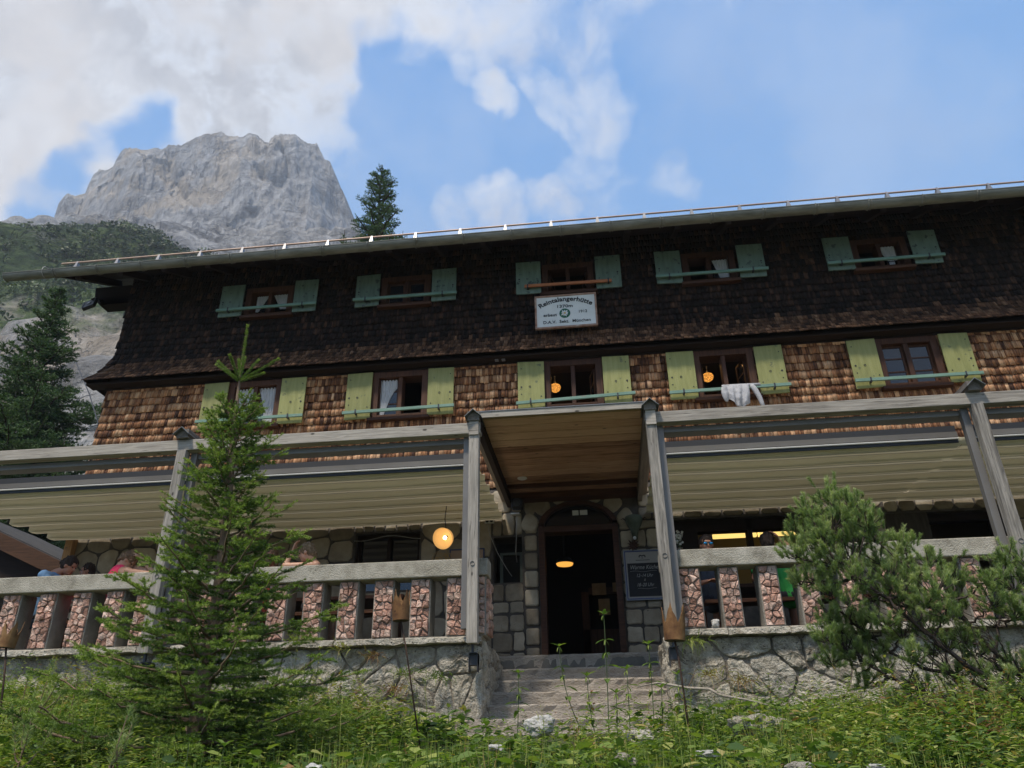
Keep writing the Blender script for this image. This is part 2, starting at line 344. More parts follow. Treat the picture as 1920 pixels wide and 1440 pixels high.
def awning_mat():
    m = bpy.data.materials.new('cream_awning_cloth'); m.use_nodes = True; g = NT(m.node_tree)
    co = g.n('ShaderNodeTexCoord').outputs['Object']; f = g.noise(co, 1.3, 5)
    col = g.ramp(f, [(.3, (.70, .66, .49)), (.7, (.78, .74, .57))])
    p = g.n('ShaderNodeBsdfPrincipled', {'Base Color': col, 'Roughness': .75, 'Normal': g.n('ShaderNodeBump', {'Height': g.noise(co, 4, 4), 'Strength': .3, 'Distance': .02}).outputs[0]})
    tr = g.n('ShaderNodeBsdfTranslucent', {'Color': (.70, .64, .46, 1)})
    mx = g.n('ShaderNodeMixShader', {0: .15, 1: p.outputs[0], 2: tr.outputs[0]}); g.n('ShaderNodeOutputMaterial', {'Surface': mx.outputs[0]}); return m
M['awning'] = awning_mat()
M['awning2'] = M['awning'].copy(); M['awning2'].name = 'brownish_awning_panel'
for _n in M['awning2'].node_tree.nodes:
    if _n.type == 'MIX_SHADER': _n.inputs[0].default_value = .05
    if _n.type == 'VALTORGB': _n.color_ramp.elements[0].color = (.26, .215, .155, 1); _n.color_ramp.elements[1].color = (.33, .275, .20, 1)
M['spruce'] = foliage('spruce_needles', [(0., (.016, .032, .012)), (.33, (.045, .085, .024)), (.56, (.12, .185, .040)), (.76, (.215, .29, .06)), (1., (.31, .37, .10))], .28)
M['sprucefar'] = foliage('far_spruce_needles', [(0., (.016, .032, .016)), (.5, (.042, .078, .034)), (1., (.10, .16, .065))], .2)
M['mugo'] = foliage('mountain_pine_needles', [(0., (.035, .055, .022)), (.36, (.12, .17, .065)), (.66, (.24, .31, .12)), (1., (.42, .46, .22))], .3)
M['bark'] = mat('bark', [(.3, (.12, .08, .05)), (.7, (.30, .21, .14))], 14, bump=.7, stretch=(1, 1, .5))
M['darkbark'] = mat('dark_bark', [(.3, (.025, .018, .015)), (.7, (.075, .055, .045))], 20, bump=.6)
M['herb'] = foliage('meadow_leaves', [(0., (.022, .045, .016)), (.28, (.075, .13, .03)), (.5, (.165, .235, .05)), (.68, (.30, .34, .09)), (.8, (.36, .33, .12)), (.9, (.30, .18, .08)), (1., (.15, .07, .04))], .3)
M['rust'] = mat('rusty_iron', [(.25, (.07, .03, .014)), (.5, (.20, .10, .04)), (.8, (.33, .20, .085))], 9, 7, rough=.7, bump=.3, spots=(13, .64, (.05, .025, .012)), metal=.2)
M['rustdark'] = mat('dark_rusty_rod', [(.3, (.03, .018, .012)), (.7, (.08, .045, .03))], 9, rough=.8)
M['whiterock'] = mat('white_rock', [(.25, (.24, .23, .21)), (.5, (.42, .41, .38)), (.8, (.58, .57, .54))], 5, 7, bump=.8, bscale=16, spots=(9, .64, (.12, .11, .09)))
# ================================================================ SETTING
GY = [(-2000, 60), (-300, 6), (-30, -1.9), (-8, -1.75), (0, -1.6), (3, -.72), (4.5, -.32), (6.5, .0), (8.8, .33), (9.3, .36), (12, .4), (20, .6), (40, 4), (60, 9), (300, 20), (900, 40), (2500, 60)]
def gz(x, y):
    x = np.asarray(x, float); y = np.asarray(y, float)
    z = np.interp(y, [a for a, b in GY], [b for a, b in GY])
    P = np.stack([x*.45, y*.45, np.zeros_like(x)+3.3], -1)
    near = np.clip((9.0-np.abs(y-0))/5, 0, 1)
    z = z+.16*fbm(P, 4)*np.clip((9.2-y)/2.5, .0, 1)*np.clip((y+40)/30, .0, 1)
    z = z+np.where((x < -1.6) & (y < 9.4) & (y > 5), np.clip((-x-1.6)/5, 0, 1)*.42*np.clip((y-4)/4, 0, 1), 0)
    z = z+np.where(x > 8, np.clip(x-8, 0, 60)*.02, 0)
    return z
xs = np.unique(np.concatenate([np.linspace(-9, 9, 121), np.sinh(np.linspace(-6.6, 6.6, 70))*2.6])); ys = np.unique(np.concatenate([np.linspace(1.5, 9.2, 70), np.sinh(np.linspace(-6.4, 6.9, 70))*2.5]))
X, Y = np.meshgrid(xs, ys, indexing='ij'); Z = gz(X, Y)
def ground_mat():
    m = bpy.data.materials.new('ground_soil'); m.use_nodes = True; g = NT(m.node_tree)
    co = g.n('ShaderNodeTexCoord').outputs['Object']
    f = g.noise(co, 1.7, 7, .6)
    col = g.ramp(f, [(.3, (.035, .03, .018)), (.45, (.05, .055, .02)), (.6, (.06, .085, .025)), (.8, (.12, .11, .06))])
    p = g.n('ShaderNodeBsdfPrincipled', {'Base Color': col, 'Roughness': .95, 'Normal': g.n('ShaderNodeBump', {'Height': g.noise(co, 14, 6), 'Strength': .8, 'Distance': .05}).outputs[0]})
    g.n('ShaderNodeOutputMaterial', {'Surface': p.outputs[0]}); return m
props(link('ground', npmesh('ground', np.stack([X, Y, Z], -1).reshape(-1, 3), grid_faces(*X.shape), ground_mat(), True)), kind='structure')

def rock_mat(name, greens):
    m = bpy.data.materials.new(name); m.use_nodes = True; g = NT(m.node_tree)
    co = g.n('ShaderNodeTexCoord').outputs['Object']
    sep = g.n('ShaderNodeSeparateXYZ', {0: co}).outputs
    big = g.noise(co, .012, 6, .6); fine = g.noise(g.mapv(co, sc=(1, 1, .5)), .07, 8, .68, .5)
    strata = g.noise(g.mapv(co, sc=(.25, .25, 2.2), rot=(0, rad(-14), 0)), .03, 6, .6)
    f = g.math('ADD', g.math('MULTIPLY', fine, .6), g.math('MULTIPLY', strata, .4))
    ck_ = g.math('ABSOLUTE', g.math('SUBTRACT', g.noise(g.mapv(co, sc=(1, 1, .35), rot=(0, rad(12), 0)), .028, 6, .6, .8), .5)); ck2 = g.math('ABSOLUTE', g.math('SUBTRACT', g.noise(g.mapv(co, sc=(.4, .4, 1.6), rot=(0, rad(-14), 0)), .03, 6, .6, .5), .5))
    crk = g.math('MAXIMUM', g.rng(ck_, .001, .016 if greens else .034, 1, 0), g.math('MULTIPLY', g.rng(ck2, .001, .014 if greens else .034, 1, 0), .8)); crk = g.math('MULTIPLY', crk, g.rng(g.noise(co, .02, 4), .44, .6))
    col = g.ramp(f, [(.34, (.09, .09, .092)), (.44, (.19, .19, .192)), (.55, (.27, .27, .272)), (.72, (.37, .368, .36))] if not greens else [(.3, (.08, .08, .08)), (.43, (.18, .18, .18)), (.56, (.29, .285, .28)), (.8, (.42, .41, .39))])
    col = g.mix(g.math('MULTIPLY', crk, .75), col, (.07, .07, .075))
    fn2 = g.rng(g.noise(g.mapv(co, sc=(1, 1, .33)), .16, 8, .75, .4), .36, .64, .62, 1.28); col = g.mix(1., col, g.n('ShaderNodeCombineColor', {0: fn2, 1: fn2, 2: fn2}).outputs[0], 'MULTIPLY')
    st = g.noise(g.mapv(co, sc=(1.0, 1.0, .16)), .035, 7, .66)
    yel = g.rng(g.math('ADD', st, g.math('MULTIPLY', g.math('SUBTRACT', big, .5), .9)), .50, .62)
    left = g.rng(sep[0], -250., -430., .16, 1.)
    if not greens: col = g.mix(g.math('MULTIPLY', g.math('MULTIPLY', yel, left), .38), col, (.40, .30, .175))
    else: col = g.mix(g.math('MULTIPLY', yel, .3), col, (.5, .40, .28))
    h = g.math('SUBTRACT', g.math('ADD', fine, g.math('MULTIPLY', strata, .7)), g.math('MULTIPLY', crk, .25))
    nrm = g.n('ShaderNodeBump', {'Height': h, 'Strength': 1., 'Distance': 9. if not greens else 6.}).outputs[0]
    if greens:
        gn = g.noise(co, .045, 6, .62)
        hh = g.math('ADD', g.math('MULTIPLY', g.math('SUBTRACT', sep[2], 84.), .013), g.math('SUBTRACT', gn, .5))
        gm = g.rng(g.math('ADD', hh, .02), -.10, .06)
        g2 = g.noise(co, .35, 6, .7); g3 = g.noise(co, .03, 3, .6)
        gc = g.ramp(g.math('ADD', g.math('MULTIPLY', g2, .7), g.math('MULTIPLY', g3, .4)), [(.38, (.012, .022, .012)), (.53, (.028, .048, .02)), (.64, (.07, .10, .036)), (.8, (.14, .155, .08))])
        rk = g.rng(g.noise(g.mapv(co, loc=(50, 0, 9)), .06, 7, .7), .60, .66)
        rk = g.math('MULTIPLY', rk, g.rng(sep[2], 120, 210, .4, 1.))
        gm = g.math('MULTIPLY', gm, g.math('SUBTRACT', 1., rk))
        col = g.mix(gm, col, gc)
    p = g.n('ShaderNodeBsdfPrincipled', {'Base Color': col, 'Roughness': .95, 'Specular IOR Level': .1, 'Normal': nrm})
    g.n('ShaderNodeOutputMaterial', {'Surface': p.outputs[0]}); return m
rockm = rock_mat('cliff_rock', False); hillm = rock_mat('hillside_cover', True)
def resample(px, n):
    px = np.array(px, float); d = np.concatenate([[0], np.cumsum(np.abs(np.diff(px[:, 0]))+1e-6)]); t = np.linspace(0, d[-1], n)
    return np.stack([np.interp(t, d, px[:, 0]), np.interp(t, d, px[:, 1])], 1)
# the summit cliff
OUT = [(60, 470), (84, 436), (95, 433), (104, 408), (108, 386), (116, 375), (126, 367), (143, 364), (160, 362), (166, 345), (176, 326), (188, 315), (213, 309), (219, 295), (228, 281), (236, 276), (250, 279), (264, 281), (278, 279), (286, 277),
       (303, 279), (316, 270), (330, 271), (340, 275), (352, 267), (365, 260), (380, 255), (398, 252), (414, 249), (430, 252), (446, 251), (458, 255), (472, 255), (486, 259), (499, 263), (504, 266), (508, 257), (516, 252), (528, 249), (542, 252),
       (556, 256), (566, 262), (580, 266), (594, 268), (600, 280), (607, 297), (618, 306), (622, 318), (629, 334), (641, 347), (648, 362), (652, 382), (659, 404), (668, 412), (674, 430), (682, 450), (700, 490), (740, 560)]
D0 = 640.
def summit(name, outline, D0, zb, n, m_, lean, amp, seed, detail=1.):
    R_ = resample(outline, n); T = np.array([at(x, y, D0) for x, y in R_])
    rs_ = np.random.RandomState(seed); jag = (fbm(np.stack([T[:, 0]*.11, T[:, 0]*0+seed, T[:, 0]*0], -1), 5)*2.4+np.round(fbm(np.stack([T[:, 0]*.05, T[:, 0]*0+seed, T[:, 0]*0], -1), 2)*3)*1.4)*detail
    T[:, 2] += jag; cx_ = (T[:, 0].max()+T[:, 0].min())/2; side = np.abs(T[:, 0]-cx_)/(np.ptp(T[:, 0])/2); T = T*(1+(side**3*70)/D0)[:, None]
    vs = np.concatenate([np.linspace(0, 1, m_), [1.01, 1.03, 1.08, 1.2]])
    U, Vv = np.meshgrid(np.arange(n), vs, indexing='ij')
    top = T[:, 2][:, None]; H = top-zb; v = np.minimum(Vv, 1)
    Zz = zb+H*v; Xx = T[:, 0][:, None]+0*Zz
    P = np.stack([Xx*.011, Zz*.007, np.full_like(Xx, seed*1.7)], -1)
    dd = amp*fbm(P, 3)+amp*.55*np.abs(fbm(np.stack([Xx*.03+Zz*.006, Zz*.008, Xx*0+seed], -1), 4))+amp*.20*np.abs(fbm(np.stack([Xx*.085+Zz*.012, Zz*.022, Xx*0], -1), 3))+amp*.11*fbm(np.stack([Xx*.22, Zz*.10, Xx*0+4], -1), 3)-amp*.5*np.clip(fbm(np.stack([Xx*.016+5, Zz*.016, Xx*0], -1), 4)-.05, 0, .12)/.12
    cr_ = np.abs(vnoise(np.stack([Xx*.022+Zz*.006+seed, Zz*.003, Xx*0], -1))); dd -= amp*.5*np.exp(-(cr_/.035)**2)*(.4+.6*(vnoise(np.stack([Zz*.02, Xx*.004, Xx*0], -1)) > 0))
    ledge = Zz+Xx*.26; dd += amp*.22*np.abs(((ledge/46.+.4*fbm(P*2, 2)) % 1)-.5)*2
    edge = np.clip((1-v)*14, .12, 1)
    Yy = T[:, 1][:, None]-lean*H*(1-v)-dd*edge+0.
    Xx = Xx*(Yy/T[:, 1][:, None]); over = np.maximum(Vv-1, 0); Yy = Yy+over*900; Zz = Zz-over*over*700-over*40+fbm(np.stack([Xx*.03, Yy*.03, Xx*0], -1), 3)*over*25
    V = np.stack([Xx, Yy, Zz], -1).reshape(-1, 3)
    o = link(name, npmesh(name, V, grid_faces(n, len(vs)), m_at, True)); props(o, kind='structure'); return o
m_at = rockm
summit('mountain', OUT, D0, 380., 560, 300, .30, 11., 3)
summit('far_peak', [(-60, 470), (-30, 428), (-10, 430), (4, 420), (12, 416), (24, 417), (33, 424), (38, 434), (60, 470)], 900., 560., 50, 30, .35, 9., 7, .4)
# scree and rock steps under the cliff, the green shoulder, and the rock slope below it
def slope(name, ridge, Yr, base, Yb, n, m_, amp, material, bulge=.0, seed=1, back=160, yvar=0.):
    A = np.array([at(x, y, Yr) for x, y in resample(ridge, n)]); B = np.array([at(x, y, Yb) for x, y in resample(base, n)])
    A[:, 1] += 0; s = np.linspace(0, 1, m_)[None, :, None]
    P = B[:, None]*(1-s)+A[:, None]*s
    P[..., 2] += bulge*np.sin(s[..., 0]*math.pi)
    N = fbm(P*.02+seed, 5)*amp+fbm(P*.09+seed, 4)*amp*.28+np.abs(fbm(P*.05+seed*3, 4))*amp*.4
    e = np.sin(np.clip(s[..., 0], 0, 1)*math.pi)**.5
    e[:, -1] = .12; P[..., 1] -= N*e; P[..., 2] += N*e*.35
    top = P[:, -1:]; bk = np.concatenate([top+np.array([0, back*.1, -1.]), top+np.array([0, back*.5, -back*.12]), top+np.array([0, back, -back*.5])], 1)
    bt = P[:, :1]; P = np.concatenate([bt+np.array([0, 12, -400.]), bt+np.array([0, -3, -40.]), P, bk], 1)
    o = link(name, npmesh(name, P.reshape(-1, 3), grid_faces(n, P.shape[1]), material, True)); props(o, kind='structure'); return P[:, 2:m_+2]
slope('scree_slope', [(-400, 452), (-60, 445), (60, 440), (90, 437), (200, 436), (290, 452), (350, 447), (430, 452), (520, 447), (600, 450), (680, 452), (740, 470), (900, 520), (1200, 600)], 560., [(-400, 520), (0, 520), (300, 520), (600, 560), (1200, 640)], 330., 160, 70, 16., rockm, 14, 5)
HP = slope('hillside', [(-900, 455), (-500, 440), (-200, 446), (0, 437), (60, 433), (100, 432), (170, 432), (215, 434), (260, 441), (300, 452), (325, 470), (380, 500), (500, 545), (700, 600), (1000, 660), (1500, 700), (2200, 700)], 230., [(-900, 1150), (-300, 1130), (0, 1110), (300, 1090), (700, 1080), (1300, 1040), (2200, 1000)], 62., 260, 170, 9., hillm, 8, 2)

# ================================================================ HUT
hut = empty('mountain_hut', (-1, 12, .4), 'large old alpine hut with brown shingled walls, green shutters and stone ground floor', 'hut')
ZF = 1.33
def wall_holes(name, m, parent, x0, x1, z0, z1, y0, y1, holes):
    xs = sorted({x0, x1, *[h[0] for h in holes], *[h[1] for h in holes]}); mb = MB()
    for a, b in zip(xs[:-1], xs[1:]):
        hs = sorted([(h[2], h[3]) for h in holes if h[0] < (a+b)/2 < h[1]]); z = z0
        for p, q in hs:
            if p > z: mb.box(a, b, y0, y1, z, p)
            z = max(z, q)
        if z < z1: mb.box(a, b, y0, y1, z, z1)
    return mb.mk(name, m, parent)
WC = [-6.08, -3.37, -.29, 2.29, 5.30]
UW = [(c-.42, c+.42, 7.88, 8.42) for c in WC]; LW = [(c-.45, c+.45, 5.56, 6.36) for c in WC]
GH = [(-3.98, -2.90, 2.55, 3.48), (-1.70, -1.24, 2.60, 3.32), (-.93, .25, ZF, 3.86), (1.14, 3.14, 2.4, 3.48), (4.36, 6.0, 2.4, 3.42)]
swall = wall_holes('stone_wall', M['mortar'], hut, -9.07, 9.2, -.2, 4.12, 12.0, 12.5, GH)
mwall = wall_holes('shingle_wall', M['backing'], hut, -9.07, 9.2, 4.12, 6.60, 12.03, 12.4, LW)
uwall = wall_holes('upper_shingle_wall', M['backing'], hut, -9.07, 9.2, 6.60, 9.1, 12.03, 12.4, UW)
# side, back, floors, inner partitions
side = MB().box(-9.07, -8.8, 12.5, 21, -.2, 9.3).box(8.9, 9.2, 12.5, 21, -.2, 9.3).box(-9.07, 9.2, 20.7, 21, -.2, 9.3).mk('side_wall', M['darkbrown'], hut)
MB().box(-8.8, 8.9, 12.4, 20.7, 4.3, 4.5).box(-8.8, 8.9, 12.4, 20.7, 6.9, 7.1).box(-8.8, 8.9, 12.5, 20.7, .9, 1.1).mk('floor_slab', M['interior_dark'], hut)
MB().box(-8.8, 8.9, 14.6, 14.7, 4.5, 9.1).mk('back_partition', M['interior'], hut)
pt = MB()
for x in (-4.7, -1.8, 1.0, 3.8, 6.8): pt.box(x-.04, x+.04, 12.4, 14.6, 4.5, 6.9).box(x-.04, x+.04, 12.4, 14.6, 7.1, 9.1)
pt.mk('partition_wall', M['interior'], hut)
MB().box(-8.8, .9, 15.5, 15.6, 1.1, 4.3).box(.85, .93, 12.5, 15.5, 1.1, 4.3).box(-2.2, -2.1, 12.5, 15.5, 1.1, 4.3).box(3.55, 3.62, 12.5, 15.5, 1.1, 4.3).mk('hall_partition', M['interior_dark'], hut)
MB().box(.93, 8.9, 14.1, 14.2, 1.1, 4.3).mk('kitchen_wall', plain('kitchen_wall', (.30, .24, .12), .8), hut)

# ---- stones: irregular pieces cut from a rectangle
def clip(poly, p, n):
    out = []
    for i in range(len(poly)):
        a, b = poly[i], poly[(i+1) % len(poly)]; da = (a-p)@n; db = (b-p)@n
        if da <= 0: out.append(a)
        if (da < 0) != (db < 0) and abs(da-db) > 1e-12: out.append(a+(b-a)*(da/(da-db)))
    return out
def cells(x0, x1, z0, z1, size, rs, aspect=1.25, jit=.42, sizevar=0.):
    nz = max(1, round((z1-z0)/size)); pts = []
    for r in range(nz):
        nx = max(1, round((x1-x0)/(size*aspect)*(1+(rs.rand()-.5)*.35)))
        for c in range(nx):
            if sizevar and rs.rand() < sizevar: continue
            pts.append(((c+.5+(.25 if r % 2 else -.25)*(nx > 1)+(rs.rand()-.5)*2*jit)/nx*(x1-x0)+x0, (r+.5+(rs.rand()-.5)*jit*1.6)/nz*(z1-z0)+z0))
    pts = np.clip(np.array(pts), [x0+.01, z0+.01], [x1-.01, z1-.01]); out = []
    for i, p in enumerate(pts):
        poly = [np.array(q, float) for q in ((x0, z0), (x1, z0), (x1, z1), (x0, z1))]
        d = np.hypot(*(pts-p).T); o = np.argsort(d)[1:22]
        for j in o:
            poly = clip(poly, (p+pts[j])/2, pts[j]-p)
            if len(poly) < 3: break
        if len(poly) >= 3: out.append(poly)
    return out
def area(p): p = np.array(p); return .5*abs(np.dot(p[:, 0], np.roll(p[:, 1], 1))-np.dot(p[:, 1], np.roll(p[:, 0], 1)))
def stone(poly, gap, depth, rs, rounds=1, rings=2, rough=.012, cut=.2, fine=0.):
    """one stone as (V,F) in u,v,n coordinates: n outwards"""
    P = np.array(poly); c = P.mean(0)
    q = []
    # move every edge inwards by the half joint
    n = len(P); cw = np.sign(np.sum((np.roll(P[:, 0], -1)-P[:, 0])*(np.roll(P[:, 1], -1)+P[:, 1])))
    inner = [p for p in P]
    for i in range(n):
        a, b = P[i], P[(i+1) % n]; e = b-a; L = np.hypot(*e)
        if L < 1e-6: continue
        nn = np.array([e[1], -e[0]])/L
        if (c-a)@nn > 0: nn = -nn
        inner = clip(inner, a-nn*gap/2, nn)
        if len(inner) < 3: return None
    P = np.array(inner)
    # drop tiny edges
    k = [P[0]]
    for p in P[1:]:
        if np.hypot(*(p-k[-1])) > gap*.6+.002: k.append(p)
    P = np.array(k)
    if len(P) < 3 or area(P) < 1e-4: return None
    for _ in range(rounds):
        A = P*(1-cut)+np.roll(P, -1, 0)*cut; B = P*cut+np.roll(P, -1, 0)*(1-cut); P = np.stack([A, B], 1).reshape(-1, 2); 
    if fine:
        q = []
        for i in range(len(P)):
            a, b = P[i], P[(i+1) % len(P)]; k = max(1, int(np.hypot(*(b-a))/fine))
            q += [a+(b-a)*j/k+((rs.rand(2)-.5)*fine*.35 if j else 0) for j in range(k)]
        P = np.array(q)
    c = P.mean(0); n = len(P); V = [(p[0], p[1], -.01) for p in P]; F = []
    for r in range(1, rings+1):
        s = 1-(.045, .20, .42, .64, .84)[r-1]; h = depth*(.70, .95, 1.03, 1.06, 1.08)[r-1]
        for p in P: V.append((*(c+(p-c)*s+(rs.rand(2)-.5)*rough*.6*(r > 1)), h+(rs.rand()-.5)*rough*(1 if r > 1 else .5)))
        a = (r-1)*n; b = r*n
        F += [(a+i, a+(i+1) % n, b+(i+1) % n, b+i) for i in range(n)]
    V.append((*c, depth*1.08+(rs.rand()-.5)*rough)); t = len(V)-1
    F += [(rings*n+i, rings*n+(i+1) % n, t) for i in range(n)]
    return V, F
def lay(polys, parent, m, gap, depth, rs, org, u=(1, 0, 0), v=(0, 0, 1), n=(0, -1, 0), name='stone', rounds=1, rings=2, rough=.012, smooth=False, dvar=.3, limit=None, noise=0., cut=.2, fine=0.):
    b = base_loc(parent); org = np.array(org, float)-np.array(b); u, v, n_ = map(np.array, (u, v, n)); k = 0
    for poly in polys:
        s = stone(poly, gap*(.7+.6*rs.rand()), depth*(1-dvar+2*dvar*rs.rand()), rs, rounds, rings, rough, cut, fine)
        if s is None: continue
        V, F = s; V = np.array(V)
        if noise: V[:, 2] += noise*(fbm(V*7+rs.rand()*50, 3)+.5*np.abs(fbm(V*26+rs.rand()*9, 2)))*(V[:, 2] > 0)
        W3 = org+V[:, :1]*u+V[:, 1:2]*v+V[:, 2:]*n_
        me = bpy.data.meshes.new(name); me.from_pydata(W3.tolist(), [], F)
        if smooth: me.polygons.foreach_set('use_smooth', [True]*len(F))
        bm = bmesh.new(); bm.from_mesh(me); bmesh.ops.recalc_face_normals(bm, faces=bm.faces); bm.to_mesh(me); bm.free()
        me.materials.append(m); link(name, me, parent); k += 1
    return k
rs = np.random.RandomState(11)
def blocks(x0, x1, z0, z1, hmin=.17, hmax=.30, wmin=.20, wmax=.42):
    out = []; z = z0
    while z < z1-.02:
        h = hmin+(hmax-hmin)*rs.rand(); h = z1-z if z1-z-h < hmin*.7 else h; x = x0; nx = rs.rand()*.4+.6
        while x < x1-.02:
            w = (wmin+(wmax-wmin)*rs.rand())*nx; w = x1-x if x1-x-w < wmin*.6 else w; j = lambda: (rs.rand()-.5)*.028
            out.append([np.array(p) for p in ((x+j()*.4, z+j()), (x+w+j()*.4, z+j()), (x+w+j()*.4, z+h+j()), (x+j()*.4, z+h+j()))]); x += w
        z += h
    return out
def BR(*a, **k): lay(blocks(*a, **k), swall, M['wallstone'], .020, .030, rs, (0, 12.0, 0), rounds=1, rings=2, rough=.006, cut=.11, dvar=.5, fine=.06)
def WR(x0, x1, z0, z1, size, aspect=1.25, jit=.42, par=swall, **k):
    lay(cells(x0, x1, z0, z1, size, rs, aspect, jit), par, M['wallstone'], .019, .022, rs, (0, 12.0, 0), rounds=1, rings=2, rough=.006, cut=.17, dvar=.6, **k)
WR(-9.05, -4.0, 2.0, 4.1, .36); WR(-9.05, -4.0, 1.35, 2.0, .42)
WR(-4.0, -2.88, 3.5, 3.75, .25, .8, .15); WR(-4.0, -2.88, 3.75, 4.1, .34); WR(-4.0, -2.88, 1.35, 2.53, .42)
WR(-2.88, -1.72, 1.35, 4.1, .37); BR(-1.72, -1.22, 3.34, 3.72, hmin=.34, hmax=.38, wmin=.15, wmax=.24); BR(-1.72, -1.22, 3.72, 4.1); BR(-1.72, -1.22, 1.35, 2.58)
for z in np.arange(1.36, 3.6, .285): lay([[np.array(p) for p in ((-1.215+rs.rand()*.02, z), (-.985, z), (-.985, z+.27), (-1.215, z+.27))]], swall, M['wallstone'], .018, .035, rs, (0, 12.0, 0), rounds=1, cut=.1, rough=.005)
cx_, cz_, r0, r1 = -.34, 3.02, .86, 1.2
for k in range(9):
    a0 = math.pi*(1-(k+.04)/9); a1 = math.pi*(1-(k+.96)/9)
    if min(math.sin(a0), math.sin(a1)) < .33: continue
    pol = [np.array((cx_+r*math.cos(a)*.86, cz_+r*math.sin(a))) for r, a in ((r0, a0), (r0, a1), (r1, a1), (r1, a0))]
    lay([pol], swall, M['wallstone'], .02, .04, rs, (0, 12.0, 0), rounds=2, rough=.006)
BR(.30, 1.12, 1.35, 3.5); BR(.62, 1.12, 3.5, 4.1); WR(-1.2, -1.0, 3.66, 4.1, .3)
WR(1.12, 3.16, 3.5, 3.78, .28, 1.0, .15); WR(1.12, 3.16, 3.78, 4.1, .34); WR(3.16, 4.34, 2.0, 4.1, .37); WR(4.34, 6.02, 3.44, 3.76, .3, 1., .15); WR(4.34, 6.02, 3.76, 4.1, .34); WR(6.02, 9.1, 2.0, 4.1, .4)

# ---- shingles
def shingle_rows(x0, x1, rows, wall_y, prof, holes, rs, wmin, wmax, hexp):
    """list of boxes (8 corners) with size score"""
    out = []
    for z in rows:
        x = x0+rs.rand()*.05
        while x < x1:
            w = wmin+(wmax-wmin)*rs.rand(); a, b = x+.002, min(x+w-.002, x1); x += w
            if b-a < .02: continue
            m_ = (a+b)/2
            if any(h[0]-.06 < m_ < h[1]+.06 and h[2]-.05 < z+hexp*.5 < h[3]+.04 for h in holes): continue
            dz = (rs.rand()-.5)*.022; zb = z+dz; zt = zb+hexp*1.25; th = .012+rs.rand()*.01
            yb = prof(zb); yt = prof(zt); t2 = (rs.rand()-.5)*.008; o = (rs.rand()-.5)*.006
            q = .018+o
            out.append([(a, yb-q-th, zb+t2), (b, yb-q-th, zb-t2), (b, yb-q, zb-t2), (a, yb-q, zb+t2), (a, yt-.006, zt), (b, yt-.006, zt), (b, yt, zt), (a, yt, zt)])
    return np.array(out)
BF = np.array([(0, 3, 2, 1), (4, 5, 6, 7), (0, 1, 5, 4), (1, 2, 6, 5), (2, 3, 7, 6), (3, 0, 4, 7)])
def put_shingles(B, parent, m, nsingle, score):
    b = np.array(base_loc(parent)); o = np.argsort(-score) if nsingle else np.arange(len(B)); one = o[:nsingle]; rest = np.sort(o[nsingle:])
    for i in one:
        link('shingle', npmesh('shingle', B[i]-b, BF, m), parent)
    V = (B[rest]-b).reshape(-1, 3); F = (BF[None]+8*np.arange(len(rest))[:, None, None]).reshape(-1, 4)
    props(link('shingles', npmesh('shingles', V, F, m), parent), kind='stuff')
def prof_low(z): return 12.03
zf0, zf1 = 6.56, 7.42
def prof_up(z):
    t = min(max((zf1-z)/(zf1-zf0), 0), 1); return 12.03-.31*t**2.3
LB = shingle_rows(-9.08, 9.15, np.arange(4.16, 6.45, .150), 12, prof_low, [(c-.45, c+.45, 5.50, 6.45) for c in WC], rs, .035, .088, .150)
cen = LB.mean(1); dep = cen@(-RM[:, 2]); vis = (cen[:, 2] > 5.0)
pxx = 960+1442*(cen@RM[:, 0])/dep
hid = np.zeros(len(LB), bool)
for c in WC: hid |= (np.abs(np.abs(cen[:, 0]-c)-.74) < .24) & (cen[:, 2] > 5.5)
score = 1/dep+(vis & (pxx < 1915) & ~hid)*1.
put_shingles(LB, mwall, M['shingle'], 300, score)
rows = []; z = 6.56
while z < 9.0: rows.append(z); z += .072+.07*min(1, (z-6.56)/.75)
UB = shingle_rows(-9.1, 9.15, rows, 12, prof_up, [(c-.42, c+.42, 7.80, 8.5) for c in WC], rs, .04, .09, .14)
flare = np.clip((zf1-UB[..., 2])/(zf1-zf0), 0, 1)**2.3*.30; k = (UB[..., 0] < -8.9)[..., None]
UB[..., 0] -= np.where(UB[..., 0] < -8.95, flare, 0)
lowr = UB[:, 0, 2] < 6.90+.10*rs.rand(len(UB)); put_shingles(UB[~lowr], uwall, M['shingledark'], 0, None); put_shingles(UB[lowr], uwall, M['shingleflare'], 0, None)  # rows split where the painted eave shade gives way to the brighter skirt
# skirt boards closing the flare underneath and at the corner
MB().box(-9.34, 9.2, 11.80, 12.03, 6.50, 6.54).mk('skirt_soffit', M['darkbrown'], uwall)
sk = MB(); zz = np.linspace(zf0, zf1, 10); P1 = [(-9.07-.29*((zf1-z)/(zf1-zf0))**2.3, prof_up(z)+.004, z) for z in zz]; P2 = [(9.2, prof_up(z)+.004, z) for z in zz]; P3 = [(p[0], 21, p[2]) for p in P1]
sk.add(P1+P2, [(i, i+10, i+11, i+1) for i in range(9)]); sk.add(P1+P3, [(i, i+1, i+11, i+10) for i in range(9)]); sk.mk('flare_boarding', M['backing'], uwall)

